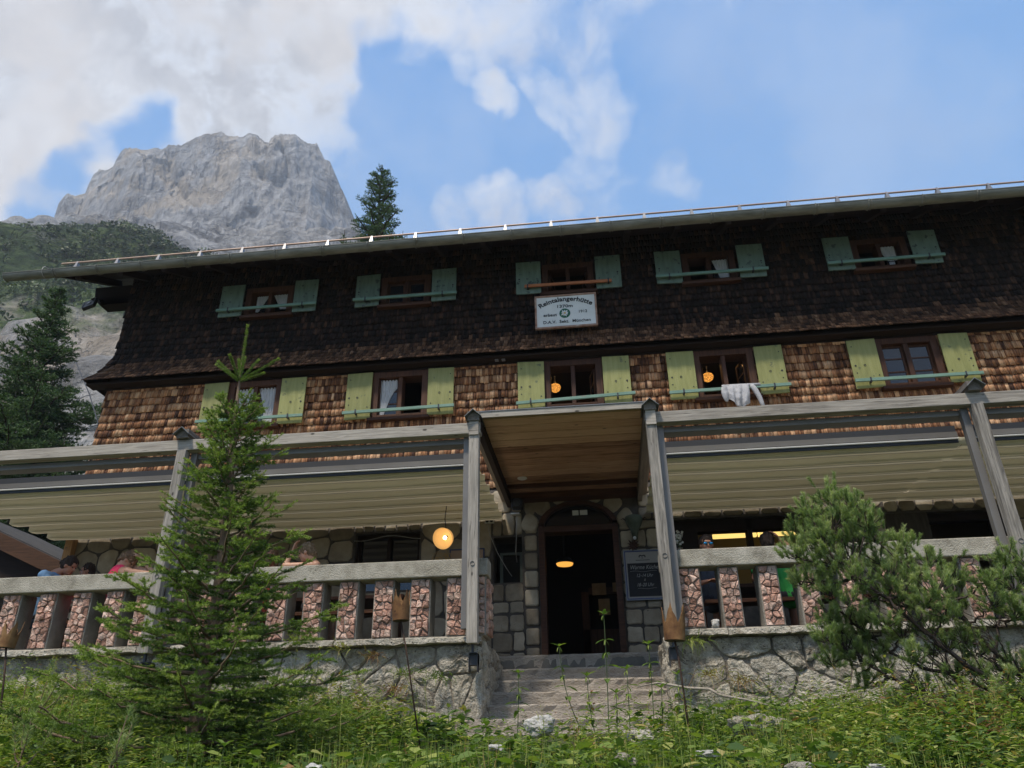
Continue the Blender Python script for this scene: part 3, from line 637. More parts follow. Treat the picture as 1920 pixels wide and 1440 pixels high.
# ---- roof
YE, ZE = 11.05, 8.56
roof = MB(); sl = .50
def rz(y): return ZE+.085+(y-YE)*sl
roof.add([(-9.98, YE, rz(YE)), (9.9, YE, rz(YE)), (9.9, 16.5, rz(16.5)), (-9.98, 16.5, rz(16.5)), (-9.98, 22, rz(16.5)-2.7), (9.9, 22, rz(16.5)-2.7),
          (-9.98, YE, rz(YE)-.05), (9.9, YE, rz(YE)-.05), (9.9, 16.5, rz(16.5)-.05), (-9.98, 16.5, rz(16.5)-.05), (-9.98, 22, rz(16.5)-2.75), (9.9, 22, rz(16.5)-2.75)],
         [(0, 1, 2, 3), (3, 2, 5, 4), (6, 9, 8, 7), (9, 10, 11, 8), (0, 6, 7, 1), (4, 5, 11, 10), (0, 3, 9, 6), (3, 4, 10, 9), (1, 7, 8, 2), (2, 8, 11, 5)])
ro = roof.mk('roof', M['roof'], hut)
gb = MB(); gb.add([(-9.07, 12.4, 9.0), (-9.07, 21, 9.0), (-9.07, 21, 9.3), (-9.07, 16.5, rz(16.5)-.06), (-9.07, 12.4, 9.15)], [(0, 1, 2, 3, 4)]); gb.add([(9.2, 12.4, 9.0), (9.2, 21, 9.0), (9.2, 21, 9.3), (9.2, 16.5, rz(16.5)-.06), (9.2, 12.4, 9.15)], [(0, 1, 2, 3, 4)]); gb.mk('gable_boarding', M['darkbrown'], hut)
# boarded eaves, one plank each
for i in range(6):
    y0 = YE+.04+i*.17; y1 = y0+.165
    MB().add([(-9.95, y0, rz(y0)-.08), (9.85, y0, rz(y0)-.08), (9.85, y1, rz(y1)-.08), (-9.95, y1, rz(y1)-.08), (-9.95, y0, rz(y0)-.053), (9.85, y0, rz(y0)-.053), (9.85, y1, rz(y1)-.053), (-9.95, y1, rz(y1)-.053)], BF.tolist()).mk('eave_board', M['darkbrown'], ro)
for x in np.arange(-9.6, 9.7, .87):
    MB().bar((x, YE+.1, rz(YE+.1)-.15), (x, 12.35, rz(12.35)-.15), .10, .13).mk('rafter', M['darkbrown'], ro)
for (a, b, zb) in ((12.0, 12.28, 8.42),):
    MB().box(-9.66, -9.0, a, b, zb, zb+.16).add([(-9.8, a, zb+.14), (-9.66, a, zb), (-9.66, b, zb), (-9.8, b, zb+.14), (-9.84, a, zb+.42), (-9.07, a, zb+.42), (-9.07, b, zb+.42), (-9.84, b, zb+.42), (-9.07, a, zb), (-9.07, b, zb)],
       [(0, 1, 2, 3), (0, 3, 7, 4), (4, 7, 6, 5), (0, 4, 5, 8, 1), (3, 2, 9, 6, 7)]).mk('purlin_end', M['darkbrown'], ro)
MB().add([(-9.95, YE+.1, rz(YE)-.12), (-9.95, 12.6, rz(12.6)-.14), (-9.95, 12.6, rz(12.6)-.02), (-9.95, YE+.1, rz(YE)-.02), (-9.90, YE+.1, rz(YE)-.12), (-9.90, 12.6, rz(12.6)-.14), (-9.90, 12.6, rz(12.6)-.02), (-9.90, YE+.1, rz(YE)-.02)], BF.tolist()).mk('barge_board', M['darkbrown'], ro)
# half-round gutter
def gutter_seg(x0, x1, name='gutter'):
    mb = MB(); n = 10; V = []; 
    for x in (x0, x1):
        for rr in (.102, .094):
            for k in range(n+1):
                a = math.pi*(1+k/n); V.append((x, 10.98+rr*math.cos(a), 8.53+rr*math.sin(a)))
    m1 = n+1; F = []
    for k in range(n):
        F += [(k, k+1, 2*m1+k+1, 2*m1+k), (m1+k, 3*m1+k, 3*m1+k+1, m1+k+1), (k, m1+k, m1+k+1, k+1), (2*m1+k, 2*m1+k+1, 3*m1+k+1, 3*m1+k)]
    F += [(0, 2*m1, 3*m1, m1), (n, m1+n, 3*m1+n, 2*m1+n)]
    mb.add(V, F); mb.tube([(x0, 10.88, 8.535), (x1, 10.88, 8.535)], .012, 6)
    return mb
gu = gutter_seg(-10.93, 9.9).mk('gutter', M['gutter'], ro, smooth=False)
for x in np.arange(-9.92, 9.9, .87):
    mb = MB(); mb.tube([(x, 10.98+.110*math.cos(a), 8.53+.110*math.sin(a)) for a in np.linspace(math.pi*.96, math.pi*2, 9)]+[(x, 11.2, 8.66)], .013, 5)
    mb.tube([(x+.045, 10.98+.107*math.cos(a), 8.53+.107*math.sin(a)) for a in np.linspace(math.pi, math.pi*2, 9)], .010, 5); mb.mk('gutter_bracket', M['gutter'], gu)
MB().tube([(-10.12, 10.98+.118*math.cos(a), 8.535+.118*math.sin(a)) for a in np.linspace(0, math.pi*2, 13)]+[(-10.08, 11.06, 8.45)], .008, 5).mk('tie_wire', M['wire'], gu)
sg = MB().tube([(-10.15, 11.32, 8.985), (9.85, 11.32, 8.985)], .017, 8).mk('snow_guard_rail', M['snowpipe'], ro)
for x in np.arange(-9.82, 9.8, .845):
    MB().add([(x-.045, 11.25, rz(11.25)+.004), (x+.045, 11.25, rz(11.25)+.004), (x+.045, 11.42, rz(11.42)+.004), (x-.045, 11.42, rz(11.42)+.004), (x-.016, 11.31, 9.01), (x+.016, 11.31, 9.01), (x+.016, 11.33, 9.01), (x-.016, 11.33, 9.01)], BF.tolist()).mk('snow_guard_bracket', M['galv'], ro)

# ---- windows with shutters
def curtain(parent, x0, x1, z0, z1, y, shape):
    """hanging cloth with pleats; shape gives the inner edge as a function of height 0 (bottom) .. 1 (top)"""
    n, m_ = 22, 10; U, V = np.meshgrid(np.linspace(0, 1, n), np.linspace(0, 1, m_), indexing='ij')
    L, R_ = shape(V); Xx = x0+(x1-x0)*(L+(R_-L)*U); Yy = y+.012*np.sin(U*34)*(.4+.6*(R_-L)); Zz = z0+(z1-z0)*V+.008*np.sin(U*40)*(V < .05)
    b = np.array(base_loc(parent)); link('curtain', npmesh('curtain', np.stack([Xx, Yy, Zz], -1).reshape(-1, 3)-b, grid_faces(n, m_), M['curtain'], True), parent)
def sash(win, x0, x1, z0, z1, y, bars, glass=True, ang=0.):
    f = .035; mb = MB(); mb.box(x0, x0+f, y, y+.035, z0, z1).box(x1-f, x1, y, y+.035, z0, z1).box(x0+f, x1-f, y, y+.035, z0, z0+f).box(x0+f, x1-f, y, y+.035, z1-f, z1)
    for z in bars: mb.box(x0+f, x1-f, y+.004, y+.031, z-.011, z+.011)
    gl = MB().box(x0+f, x1-f, y+.014, y+.018, z0+f, z1-f)
    if ang:
        for q in (mb, gl):
            px, py = (x0, y+.035) if ang > 0 else (x1, y+.035)
            c_, s_ = math.cos(ang), math.sin(ang); q.v = [(px+(a-px)*c_-(b-py)*s_, py+(a-px)*s_+(b-py)*c_, z) for a, b, z in q.v]
    mb.mk('sash', M['brownwood'], win)
    if glass: gl.mk('pane', M['glass'], win)
def window(c, low, par, left, right, cur=(), name='window'):
    z0, z1 = (5.56, 6.36) if low else (7.88, 8.42); hw = .45 if low else .42
    w = node(name, hut)
    mb = MB(); t = .055; mb.box(c-hw-.06, c-hw+t, 11.965, 12.25, z0-.02, z1+.08).box(c+hw-t, c+hw+.06, 11.965, 12.25, z0-.02, z1+.08)
    mb.box(c-hw+t, c+hw-t, 11.965, 12.25, z1-.03, z1+.08).box(c-hw+t, c+hw-t, 11.965, 12.25, z0-.02, z0+.035).box(c-.035, c+.035, 11.985, 12.2, z0+.035, z1-.03)
    mb.mk('frame', M['brownwood'], w, bevel=.004)
    MB().box(c-hw-.10, c+hw+.10, 11.90, 12.02, z0-.085, z0-.03).mk('sill', M['brownwood_x'], w, bevel=.006)
    a, b = c-hw+t, c+hw-t; za, zb = z0+.035, z1-.03; bars = [za+(zb-za)*k for k in ((.33, .66) if low else (.5,))]
    for sd_, kind in ((0, left), (1, right)):
        s0, s1 = (a+.003, c-.038) if sd_ == 0 else (c+.038, b-.003)
        if kind == 'shut': sash(w, s0, s1, za+.003, zb-.003, 12.05, bars)
        elif kind == 'open': sash(w, s0, s1, za+.003, zb-.003, 12.10, bars, True, rad(78) if sd_ == 0 else -rad(78))
        elif kind == 'ajar': sash(w, s0, s1, za+.003, zb-.003, 12.06, bars, True, rad(20) if sd_ == 0 else -rad(20))
    for (x0, x1, y, sh, c0, c1) in cur: curtain(w, c+x0, c+x1, za+(zb-za)*c0, za+(zb-za)*c1, y, sh)
    return w
tieL = lambda V: (V*0, 1-.75*np.clip((.75-V)/.75, 0, 1)**.6)
tieR = lambda V: (.75*np.clip((.75-V)/.75, 0, 1)**.6, V*0+1)
half = lambda V: (V*0, .55+.45*V); full = lambda V: (V*0, V*0+1); halfR = lambda V: (.45*(1-V), V*0+1)
tri = lambda V: (V*0, .25+.75*V)
triR = lambda V: (.5*(1-V), V*0+1)
K = WC
window(K[0], 1, None, 'shut', 'shut', [(-.37, -.04, 12.045, half, .02, .98), (.04, .37, 12.045, triR, .3, .98), (.18, .37, 12.044, full, .0, .3)])
window(K[1], 1, None, 'shut', 'open', [(-.37, -.06, 12.045, tieL, .03, .97)])
window(K[2], 1, None, None, 'open'); window(K[3], 1, None, 'open', 'open'); window(K[4], 1, None, 'shut', 'shut')
window(K[0], 0, None, 'open', 'open', [(-.30, -.06, 12.08, tri, .2, .95), (-.18, -.10, 12.08, full, -.05, .15), (.04, .36, 12.07, triR, .25, .95)])
window(K[1], 0, None, 'shut', 'shut'); window(K[2], 0, None, 'open', 'open')
window(K[3], 0, None, 'open', 'ajar', [(.08, .36, 12.06, halfR, .0, .95)]); window(K[4], 0, None, 'open', 'open', [(.0, .30, 12.06, halfR, .30, .95), (.15, .25, 12.06, full, .0, .25)])
for i, c in enumerate(WC):
    for low in (1, 0):
        z0, z1, m_ = (5.515, 6.42, M['shutlow']) if low else (7.845, 8.555, M['shutup'])
        for sd_ in (-1, 1):
            xc = c+sd_*.74+.01; hw = .232; y = 11.90+.012*rs.rand(); tl = (rs.rand()-.5)*.016
            mb = MB(); mb.add([(xc-hw, y, z0+tl), (xc+hw, y, z0-tl), (xc+hw, y+.028, z0-tl), (xc-hw, y+.028, z0+tl), (xc-hw, y, z1+tl), (xc+hw, y, z1-tl), (xc+hw, y+.028, z1-tl), (xc-hw, y+.028, z1+tl)], BF.tolist())
            sh = mb.mk('shutter', m_, hut, bevel=.004)
            MB().box(xc-hw+.03, xc+hw-.03, y+.029, y+.05, z0+.12, z0+.2).box(xc-hw+.03, xc+hw-.03, y+.029, y+.05, z1-.2, z1-.12).mk('batten', m_, sh)
            zm = z0+(z1-z0)*.46
            MB().tube([(xc-.02+.016*math.cos(a), y-.004, zm+.016*math.sin(a)) for a in np.linspace(0, 2*math.pi, 11)], .0035, 5).mk('ring', M['aludark'], sh)
            for bx, bz, br_ in ((sd_*.17, z1-.13, .010), (sd_*.17, z0+.28, .010), (-sd_*.17, z0+.22, .010), (sd_*.17, zm, .016)): MB().tube([(xc+bx, y-.006, bz), (xc+bx, y+.004, bz)], br_, 8).mk('bolt', M['black'], sh)
        zb = z0+.115 if low else z0+.12; tlt = {0: .0, 1: .01, 2: .03, 3: .01, 4: .0}[i]*(1 if low else -.3)
        xa, xb = c-.98, c+.98+.03
        if low and i == 2: xa, xb = c-.99, c+1.04
        if not low and i == 2: xa, xb = c-.80, c+.80
        if not low: zb -= .0
        zoff = (.0 if low else 0)
        br = MB().bar((xa, 11.845, zb-tlt), (xb, 11.845, zb+tlt), .035, .055).mk('window_bar', M['redbar'] if (not low and i == 2) else M['tealbar'], hut, bevel=.004)
        for sd_ in (-1, 1):
            MB().box(c+sd_*.74-.015, c+sd_*.74+.015, 11.82, 11.90, zb-.045, zb-.028).box(c+sd_*.74-.012, c+sd_*.74+.012, 11.82, 11.824, zb-.04, zb+.04).mk('bar_bracket', M['aludark'], br)
# dark top board over the lower windows
MB().box(-9.07, 9.2, 11.99, 12.02, 6.455, 6.50).mk('top_board', M['darkbrown'], mwall)
# ---- ground floor openings
w = node('window', hut)
MB().box(-3.98, -3.92, 12.12, 12.3, 2.55, 3.48).box(-2.96, -2.90, 12.12, 12.3, 2.55, 3.48).box(-3.92, -2.96, 12.12, 12.3, 3.42, 3.48).box(-3.47, -3.41, 12.12, 12.3, 2.55, 3.42).mk('frame', M['darkbrown'], w)
MB().box(-3.92, -3.47, 12.2, 12.205, 2.55, 3.42).box(-3.41, -2.96, 12.2, 12.205, 2.55, 3.42).mk('pane', M['glass'], w)
MB().tube([(-3.98+.11*k, 11.96, 3.385+.035*math.sin(k*.7+4)) for k in range(11)], .006, 5).mk('cable', M['wire'], w)
w = node('window', hut)
MB().box(-1.62, -1.575, 12.2, 12.3, 2.6, 3.12).box(-1.30, -1.255, 12.2, 12.3, 2.6, 3.12).box(-1.575, -1.30, 12.2, 12.3, 3.08, 3.12).mk('frame', plain('green_grey_frame', (.07, .09, .075)), w)
MB().box(-1.575, -1.30, 12.25, 12.255, 2.6, 3.08).mk('pane', M['interior_dark'], w)
MB().box(-1.70, -1.24, 12.42, 12.5, 2.60, 3.32).mk('recess_board', M['interior_dark'], w)
w = node('window', hut)
MB().box(1.14, 1.52, 12.1, 12.16, 2.4, 3.48).box(2.28, 2.36, 12.12, 12.3, 2.4, 3.48).box(3.06, 3.14, 12.12, 12.3, 2.4, 3.48).box(1.52, 3.06, 12.12, 12.3, 3.30, 3.48).mk('frame', M['darkbrown'], w)
w = node('window', hut)
MB().box(4.36, 4.42, 12.12, 12.3, 2.4, 3.42).box(5.94, 6.0, 12.12, 12.3, 2.4, 3.42).box(4.42, 5.94, 12.12, 12.3, 3.3, 3.42).box(4.93, 4.99, 12.12, 12.3, 2.4, 3.3).mk('frame', M['darkbrown'], w)
MB().box(4.30, 4.92, 11.93, 11.97, 2.4, 3.40).mk('shutter', mat('dark_brown_shutter', [(.3, (.03, .025, .018)), (.7, (.06, .05, .035))], 4, stretch=(6, 1, 1)), w)
# ---- entrance door: arched frame, fanlight, hall
dr = node('door_frame', hut)
mb = MB(); mb.box(-.965, -.875, 11.93, 12.2, ZF, 3.5).box(.195, .285, 11.93, 12.2, ZF, 3.5).box(-.875, .195, 11.95, 12.2, 3.36, 3.45)
arc = lambda r, a: (-.34+r*.625*math.cos(a), 3.45+.40*r*math.sin(a))
aa = np.linspace(math.pi, 0, 15)
for i in range(14):
    p = [arc(.86, aa[i]), arc(.86, aa[i+1]), arc(1.0, aa[i+1]), arc(1.0, aa[i])]; mb.prism(p, 11.93, 12.2)
mb.mk('frame', M['brownwood_x'], dr)
MB().prism([arc(.86, a) for a in aa], 12.05, 12.056).mk('fanlight', M['glass'], dr)
MB().box(-.42, -.32, 12.035, 12.045, 3.64, 3.72).box(-.30, -.18, 12.035, 12.045, 3.64, 3.72).mk('paper_note', M['white'], dr)
MB().prism([(-.98, 3.45)]+[arc(1.0, a) for a in aa]+[(.3, 3.45), (.3, 3.9), (-.98, 3.9)][0:0]+[], 12.21, 12.215).mk('fanlight_back', M['interior_dark'], dr)
# spandrels around the arch
sp = MB()
for i in range(14):
    p0, p1 = arc(1.0, aa[i]), arc(1.0, aa[i+1]); sp.prism([p0, p1, (p1[0], 4.0), (p0[0], 4.0)], 11.985, 12.2)
sp.mk('arch_infill', M['mortar'], swall)
# ================================================================ TERRACE
props(MB().box(-14, -1.42, 9.25, 12.0, .3, ZF).box(.65, 11, 9.25, 12.0, .3, ZF).box(-1.42, .65, 10.5, 12.5, .3, ZF-.004).mk('terrace_floor', M['paving']), kind='structure')
# ---- balustrades on the retaining walls
def balustrade(x0, x1, lefts, w, label, ends):
    r = empty('terrace_balustrade', ((x0+x1)/2, 9.1, 1.37), label, 'balustrade')
    zt, zr = 2.035, 2.235
    rl = MB().box(x0, x1, 8.92, 9.20, zt, zr).mk('rail', M['concrete'], r, bevel=.012)
    for x in lefts:
        mb = MB().box(x, x+w, 8.99, 9.26, 1.365, zt+.01)
        b_ = mb.mk('baluster', M['baluster'], r, bevel=.008)
        lay(cells(x+.012, x+w-.012, 1.375, zt-.012, .078, rs, .92, .36), b_, M['pinkstone'], .008, .024, rs, (0, 8.99, 0), rounds=0, rings=2, rough=.020, dvar=.6)
    for (a, b, y1) in ends:
        pl_ = MB().box(a, b, 8.98, y1, 1.365, zt+.01).mk('end_pier', M['baluster'], r, bevel=.01)
        lay(cells(a+.01, b-.01, 1.38, zt-.01, .085, rs, .9, .36), pl_, M['pinkstone'], .008, .026, rs, (0, 8.98, 0), rounds=0, rings=2, rough=.020, dvar=.6)
        xs_ = b if b < 0 else a; sgn = 1 if b < 0 else -1
        lay(cells(9.0, y1, 1.38, zt-.01, .11, rs, 1., .4), pl_, M['pinkstone'] if b < 0 else M['limestone'], .014, .03, rs, (xs_, 0, 0), u=(0, 1, 0), v=(0, 0, 1), n=(sgn, 0, 0), rounds=1, rings=1, rough=.02)
    return r
balustrade(-12.4, -1.33, [-1.83, -2.26, -2.70, -3.13, -3.56, -4.0, -4.43, -4.87, -5.29, -5.69, -6.09, -6.52, -6.98, -7.46, -7.92], .245, 'long weathered concrete balustrade with pink stone balusters left of the entrance steps', [(-1.60, -1.36, 9.4)])
balustrade(.66, 9.5, [1.30, 1.735, 2.155, 2.60, 3.03, 3.46, 3.90, 4.34, 4.78, 5.22, 5.66], .225, 'weathered concrete balustrade with pink stone balusters right of the entrance steps', [(.84, 1.10, 9.3)])
# split rough stub pier beside the steps on the right
def retaining(x0, x1, label, side_x, sgn, seed):
    rs2 = np.random.RandomState(seed)
    r = empty('retaining_wall', ((x0+x1)/2, 9.2, 0), label, 'stone wall')
    MB().box(x0+.02, x1-.02, 9.05, 9.9, -.5, 1.33).mk('mortar_core', M['wallmortar'], r)
    lay(cells(x0, x1, -.15, 1.275, .22, rs2, 1.55, .75, .25), r, M['limestone'], .012, .034, rs2, (0, 9.06, 0), rounds=1, rings=5, rough=.010, dvar=.5, noise=.022, cut=.14, fine=.032)
    x = x0
    while x < x1-.05:                  # flat coping stones under the balusters
        w_ = min(.35+.6*rs2.rand(), x1-x); 
        n = max(3, int(w_/.09)); V = []; F = []
        for i in range(n+1):
            xx = x+.006+(w_-.012)*i/n; e = [rs2.rand()*.018 for _ in range(4)]
            V += [(xx, 8.93-e[0], 1.285+e[1]-.01*rs2.rand()), (xx, 9.3, 1.28), (xx, 9.3, 1.365), (xx, 9.0, 1.368), (xx, 8.935-e[2], 1.355-e[3])]
        for i in range(n): F += [(i*5+k, i*5+(k+1) % 5, i*5+5+(k+1) % 5, i*5+5+k) for k in range(5)]
        F += [tuple(range(5)), tuple(n*5+k for k in range(4, -1, -1))]
        MB().add(V, F).mk('coping_stone', M['limestone'], r); x += w_
    # the cheek beside the steps
    MB().box(*( (x1-.24, x1-.02) if sgn > 0 else (x0+.02, x0+.24)), 9.7, 10.9, -.3, 1.31).mk('cheek_core', M['wallmortar'], r)
    lay(cells(9.06, 10.85, .1, 1.33, .27, rs2, 1.2, .4), r, M['limestone'], .016, .04, rs2, (side_x-sgn*.02, 0, 0), u=(0, 1, 0), n=(sgn, 0, 0), rounds=1, rings=5, rough=.012, noise=.024, cut=.12, fine=.04)
retaining(-12.6, -1.40, 'rough limestone retaining wall under the balustrade left of the steps', -1.40, 1, 5)
retaining(.66, 9.6, 'rough limestone retaining wall under the balustrade right of the steps', .66, -1, 6)
# ---- steps
st = empty('stone_steps', (-.4, 9.6, .3), 'worn grey concrete steps leading up to the open entrance door', 'steps')
for k, (yf, zt, xa, xb) in enumerate([(10.48, 1.328, -1.42, .67), (10.24, 1.137, -1.42, .67), (9.94, .973, -1.42, .67), (9.64, .815, -1.44, .67), (9.32, .655, -1.50, .70), (9.0, .492, -1.60, .75), (8.70, .34, -1.72, .85), (8.42, .2, -1.7, .8)]):
    n = 34; V = []; F = []
    prof_ = [(yf+.03, zt-.24), (yf+.018, zt-.07), (yf+.004, zt-.022), (yf+.010, zt-.004), (yf+.03, zt), (yf+.7, zt)]
    for i in range(n+1):
        xx = xa+(xb-xa)*i/n
        for j, (a, b) in enumerate(prof_): V.append((xx, a+(rs.rand()-.5)*(.012 if j < 4 else 0)*(1+(j == 1)), b+(rs.rand()-.5)*(.005 if 0 < j < 5 else 0)))
    m1 = len(prof_)
    for i in range(n): F += [(i*m1+j, (i+1)*m1+j, (i+1)*m1+j+1, i*m1+j+1) for j in range(m1-1)]
    F += [tuple(range(m1)), tuple(n*m1+j for j in range(m1))]
    MB().add(V, F).mk('step', M['step'], st)

# ---- pergolas with retractable cloth roofs
def cap(par, x):
    """folded sheet over the end of a cross beam"""
    w_, h = .105, .085; z = 3.985
    MB().add([(x-w_, 8.60, z-h*.55), (x, 8.60, z+h*.6), (x+w_, 8.60, z-h*.55), (x-w_, 9.0, z-h*.55), (x, 9.0, z+h*.6), (x+w_, 9.0, z-h*.55),
              (x-w_, 8.60, z-h*.55-.008), (x, 8.60, z+h*.6-.010), (x+w_, 8.60, z-h*.55-.008), (x-w_, 9.0, z-h*.55-.008), (x, 9.0, z+h*.6-.010), (x+w_, 9.0, z-h*.55-.008)],
             [(0, 1, 4, 3), (1, 2, 5, 4), (6, 9, 10, 7), (7, 10, 11, 8), (0, 6, 7, 1), (1, 7, 8, 2), (3, 4, 10, 9), (4, 5, 11, 10), (0, 3, 9, 6), (2, 8, 11, 5)]).mk('sheet_cap', M['sheet'], par)
def pergola(label, x0, x1, posts, xcl0, xcl1):
    r = empty('pergola', ((x0+x1)/2, 8.8, 1.2), label, 'pergola')
    MB().box(x0, x1, 8.72, 8.86, 3.75, 3.895).mk('front_beam', M['timber_x'], r, bevel=.006)
    for px, side_ in posts:
        p = MB().box(px-.062, px+.062, 8.70, 8.815, 1.245, 3.748).mk('post', M['timber_z'], r, bevel=.006)
        MB().lathe((px, 8.695, 2.12), [(0, -.010), (.020, -.010), (.026, -.002), (.026, .004)], 10, M=Matrix.Rotation(rad(90), 3, 'X')).mk('bolt', M['galv'], p)
        MB().box(px+side_*.065-(.085 if side_ < 0 else 0), px+side_*.065+(0 if side_ < 0 else .085), 8.83, 8.915, 1.42, 3.745).mk('metal_post', M['alu'], r, bevel=.004)
        MB().box(px-.05, px+.05, 8.82, 8.93, 1.03, 1.15).box(px-.045, px+.045, 8.77, 8.93, 1.148, 1.158).box(px-.012, px+.012, 8.76, 8.80, 1.15, 1.245).box(px-.05, px-.044, 8.80, 8.93, .96, 1.15).box(px+.044, px+.05, 8.80, 8.93, .96, 1.15).mk('post_shoe', M['aludark'], r)
        MB().box(px-.075, px+.075, 8.66, 11.95 if abs(px+.38) < 1.3 else 9.12, 3.90, 4.02).mk('cross_beam', M['timber_y'], r)
        cap(r, px)
    ed = sorted([xcl0]+[p[0] for p in posts if xcl0+.2 < p[0] < xcl1-.2]+[xcl1])
    for a, b in zip(ed[:-1], ed[1:]):
        a_, b_ = a+.07, b-.07
        MB().box(a_, b_, 8.87, 9.04, 3.67, 3.742).mk('front_rail', M['alu'], r, bevel=.006)
        MB().box(a_-.003, a_+.018, 8.86, 9.045, 3.655, 3.747).box(b_-.018, b_+.003, 8.86, 9.045, 3.655, 3.747).mk('rail_end', M['galv'], r)
        MB().box(a_, b_, 9.245, 9.36, 3.57, 3.70).box(a_, b_, 9.245, 9.262, 3.48, 3.57).mk('gutter_profile', M['aludark'], r)
        MB().box(a_, b_, 9.225, 9.243, 3.545, 3.615).mk('profile_face', M['alu'], r)
        MB().tube([(a_, 9.23, 3.527), (b_, 9.23, 3.527)], .011, 6).mk('white_bar', M['whitebar'], r)
        # cloth: every fold hangs between two cross bars
        n, ys_ = 26, np.linspace(9.34, 11.985, 7)
        U = np.linspace(0, 1, n); xa_, xb_ = a-.0, b+.0
        V = []; prof_ = []
        for k in range(6):
            y0, y1 = ys_[k], ys_[k+1]; zz0 = 3.53+.008*k
            prof_ += [(y0, zz0+.055), (y0+.004, zz0-.040), (y0+.09, zz0-.046), (y0+.19, zz0-.034)]
            for s in (.52, .66, .82, .95): prof_.append((y0+(y1-y0)*s, zz0-.034+.085*((s-.42)/.58)**1.2))
        prof_ = np.array(prof_); UU, PP = np.meshgrid(U, np.arange(len(prof_)), indexing='ij')
        Yy = prof_[PP, 0]; Zz = prof_[PP, 1]-.010*np.sin(UU*math.pi)+.006*fbm(np.stack([UU*6, Yy*3, UU*0+a], -1), 3)
        V = np.stack([xa_+(xb_-xa_)*UU, Yy, Zz], -1).reshape(-1, 3)-np.array(base_loc(r))
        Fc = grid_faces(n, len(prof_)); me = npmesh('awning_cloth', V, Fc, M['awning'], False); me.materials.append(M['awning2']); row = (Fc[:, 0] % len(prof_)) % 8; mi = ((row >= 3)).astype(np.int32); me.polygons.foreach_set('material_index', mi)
        link('awning_cloth', me, r)
        for k in range(1, 6): MB().tube([(a_, ys_[k]+.05, 3.56+.008*k), (b_, ys_[k]+.05, 3.56+.008*k)], .018, 6).mk('cross_bar', M['aludark'], r)
    return r
pl = pergola('grey timber pergola with cream folding cloth roof over the left terrace', -12.3, -1.40, [(-9.28, 1), (-5.30, 1), (-1.475, -1)], -9.12, -1.50)
MB().box(-9.0, -8.86, 11.86, 11.98, 1.33, 3.60).mk('fresh_post', M['freshwood'], pl, bevel=.005)
MB().lathe((-8.93, 11.855, 3.42), [(0, -.012), (.025, -.012), (.03, .003)], 10, M=Matrix.Rotation(rad(90), 3, 'X')).mk('bolt', M['galv'], pl)
pergola('grey timber pergola with cream folding cloth roof over the right terrace', .64, 9.6, [(.705, 1), (4.465, -1), (8.3, -1)], .73, 9.3)
# ---- porch roof over the steps
cn = empty('porch_roof', (-.38, 10.4, 4.0), 'flat boarded porch roof over the entrance steps between the two pergolas', 'porch roof')
ys_ = np.linspace(8.80, 11.93, 14)
for i in range(13):
    MB().box(-1.385, .625, ys_[i]+.005+.004*rs.rand(), ys_[i+1]-.005-.004*rs.rand(), 3.965-.012*rs.rand(), 3.99).mk('plank', M['plank'], cn)
MB().box(-1.44, .68, 8.74, 12.0, 3.993, 4.02).box(-1.46, .70, 8.72, 8.74, 3.955, 4.03).mk('top_cover', M['timber_x'], cn)
MB().box(-1.47, .71, 8.71, 12.0, 4.032, 4.040).mk('roof_sheet', M['galv'], cn)
for x in (-1.46, .63): MB().box(x, x+.07, 8.75, 11.98, 3.80, 3.99).mk('side_beam', M['darkbrown'] if x < 0 else M['timber_y'], cn)
MB().box(-1.38, .62, 11.72, 11.97, 3.86, 3.96).mk('wall_beam', M['brownwood_x'], cn)
MB().box(-1.38, .62, 11.3, 11.36, 3.90, 3.963).mk('batten', M['brownwood_x'], cn)
MB().lathe((-1.12, 11.05, 3.955), [(0, -.012), (.06, -.010), (.075, 0), (.075, .01)], 16).mk('downlight', M['white'], cn)
for x in (-1.475, .705):
    MB().box(x-.06, x+.06, 8.68, 8.80, 3.715, 3.90).mk('beam_end', M['timber_x'], cn)

# ================================================================ THINGS ON THE HUT
def text(body, size, m, name, parent, loc, sx=1., bold=0., font_shear=0., arc_r=None, align='CENTER', thick=.002, width=None):
    cu = bpy.data.curves.new('t', 'FONT'); cu.body = body; cu.size = size; cu.align_x = align; cu.align_y = 'CENTER'; cu.offset = bold; cu.extrude = thick; cu.shear = font_shear; cu.resolution_u = 3
    cu.space_character = 1.02
    ob = bpy.data.objects.new('t', cu); C.objects.link(ob); dg = bpy.context.evaluated_depsgraph_get(); me = bpy.data.meshes.new_from_object(ob.evaluated_get(dg)); bpy.data.objects.remove(ob)
    if width: sx = width/max(1e-6, max(v.co.x for v in me.vertices)-min(v.co.x for v in me.vertices))
    b = base_loc(parent)
    for v in me.vertices:
        x, y, z = v.co.x*sx, v.co.y, v.co.z
        if arc_r: a = x/arc_r; x, y = (arc_r+y)*math.sin(a), (arc_r+y)*math.cos(a)-arc_r
        v.co = (loc[0]+x-b.x, loc[1]-z-b.y, loc[2]+y-b.z)
    me.materials.clear(); me.materials.append(m); me.name = name
    return link(name, me, parent)
ink = plain('sign_black', (.012, .012, .012), .6)
sg = empty('name_sign', (-.35, 11.78, 7.0), 'white name sign reading Reintalangerhütte 1370m under the middle upper window', 'sign')
MB().box(-.875, .175, 11.775, 11.80, 7.02, 7.65).mk('board', mat('sign_white', [(.3, (.60, .61, .58)), (.7, (.72, .73, .70))], 3, bump=.05), sg)
fm = mat('sign_frame', [(.3, (.22, .10, .06)), (.6, (.36, .24, .18)), (.8, (.5, .42, .36))], 8, stretch=(1, 1, 1))
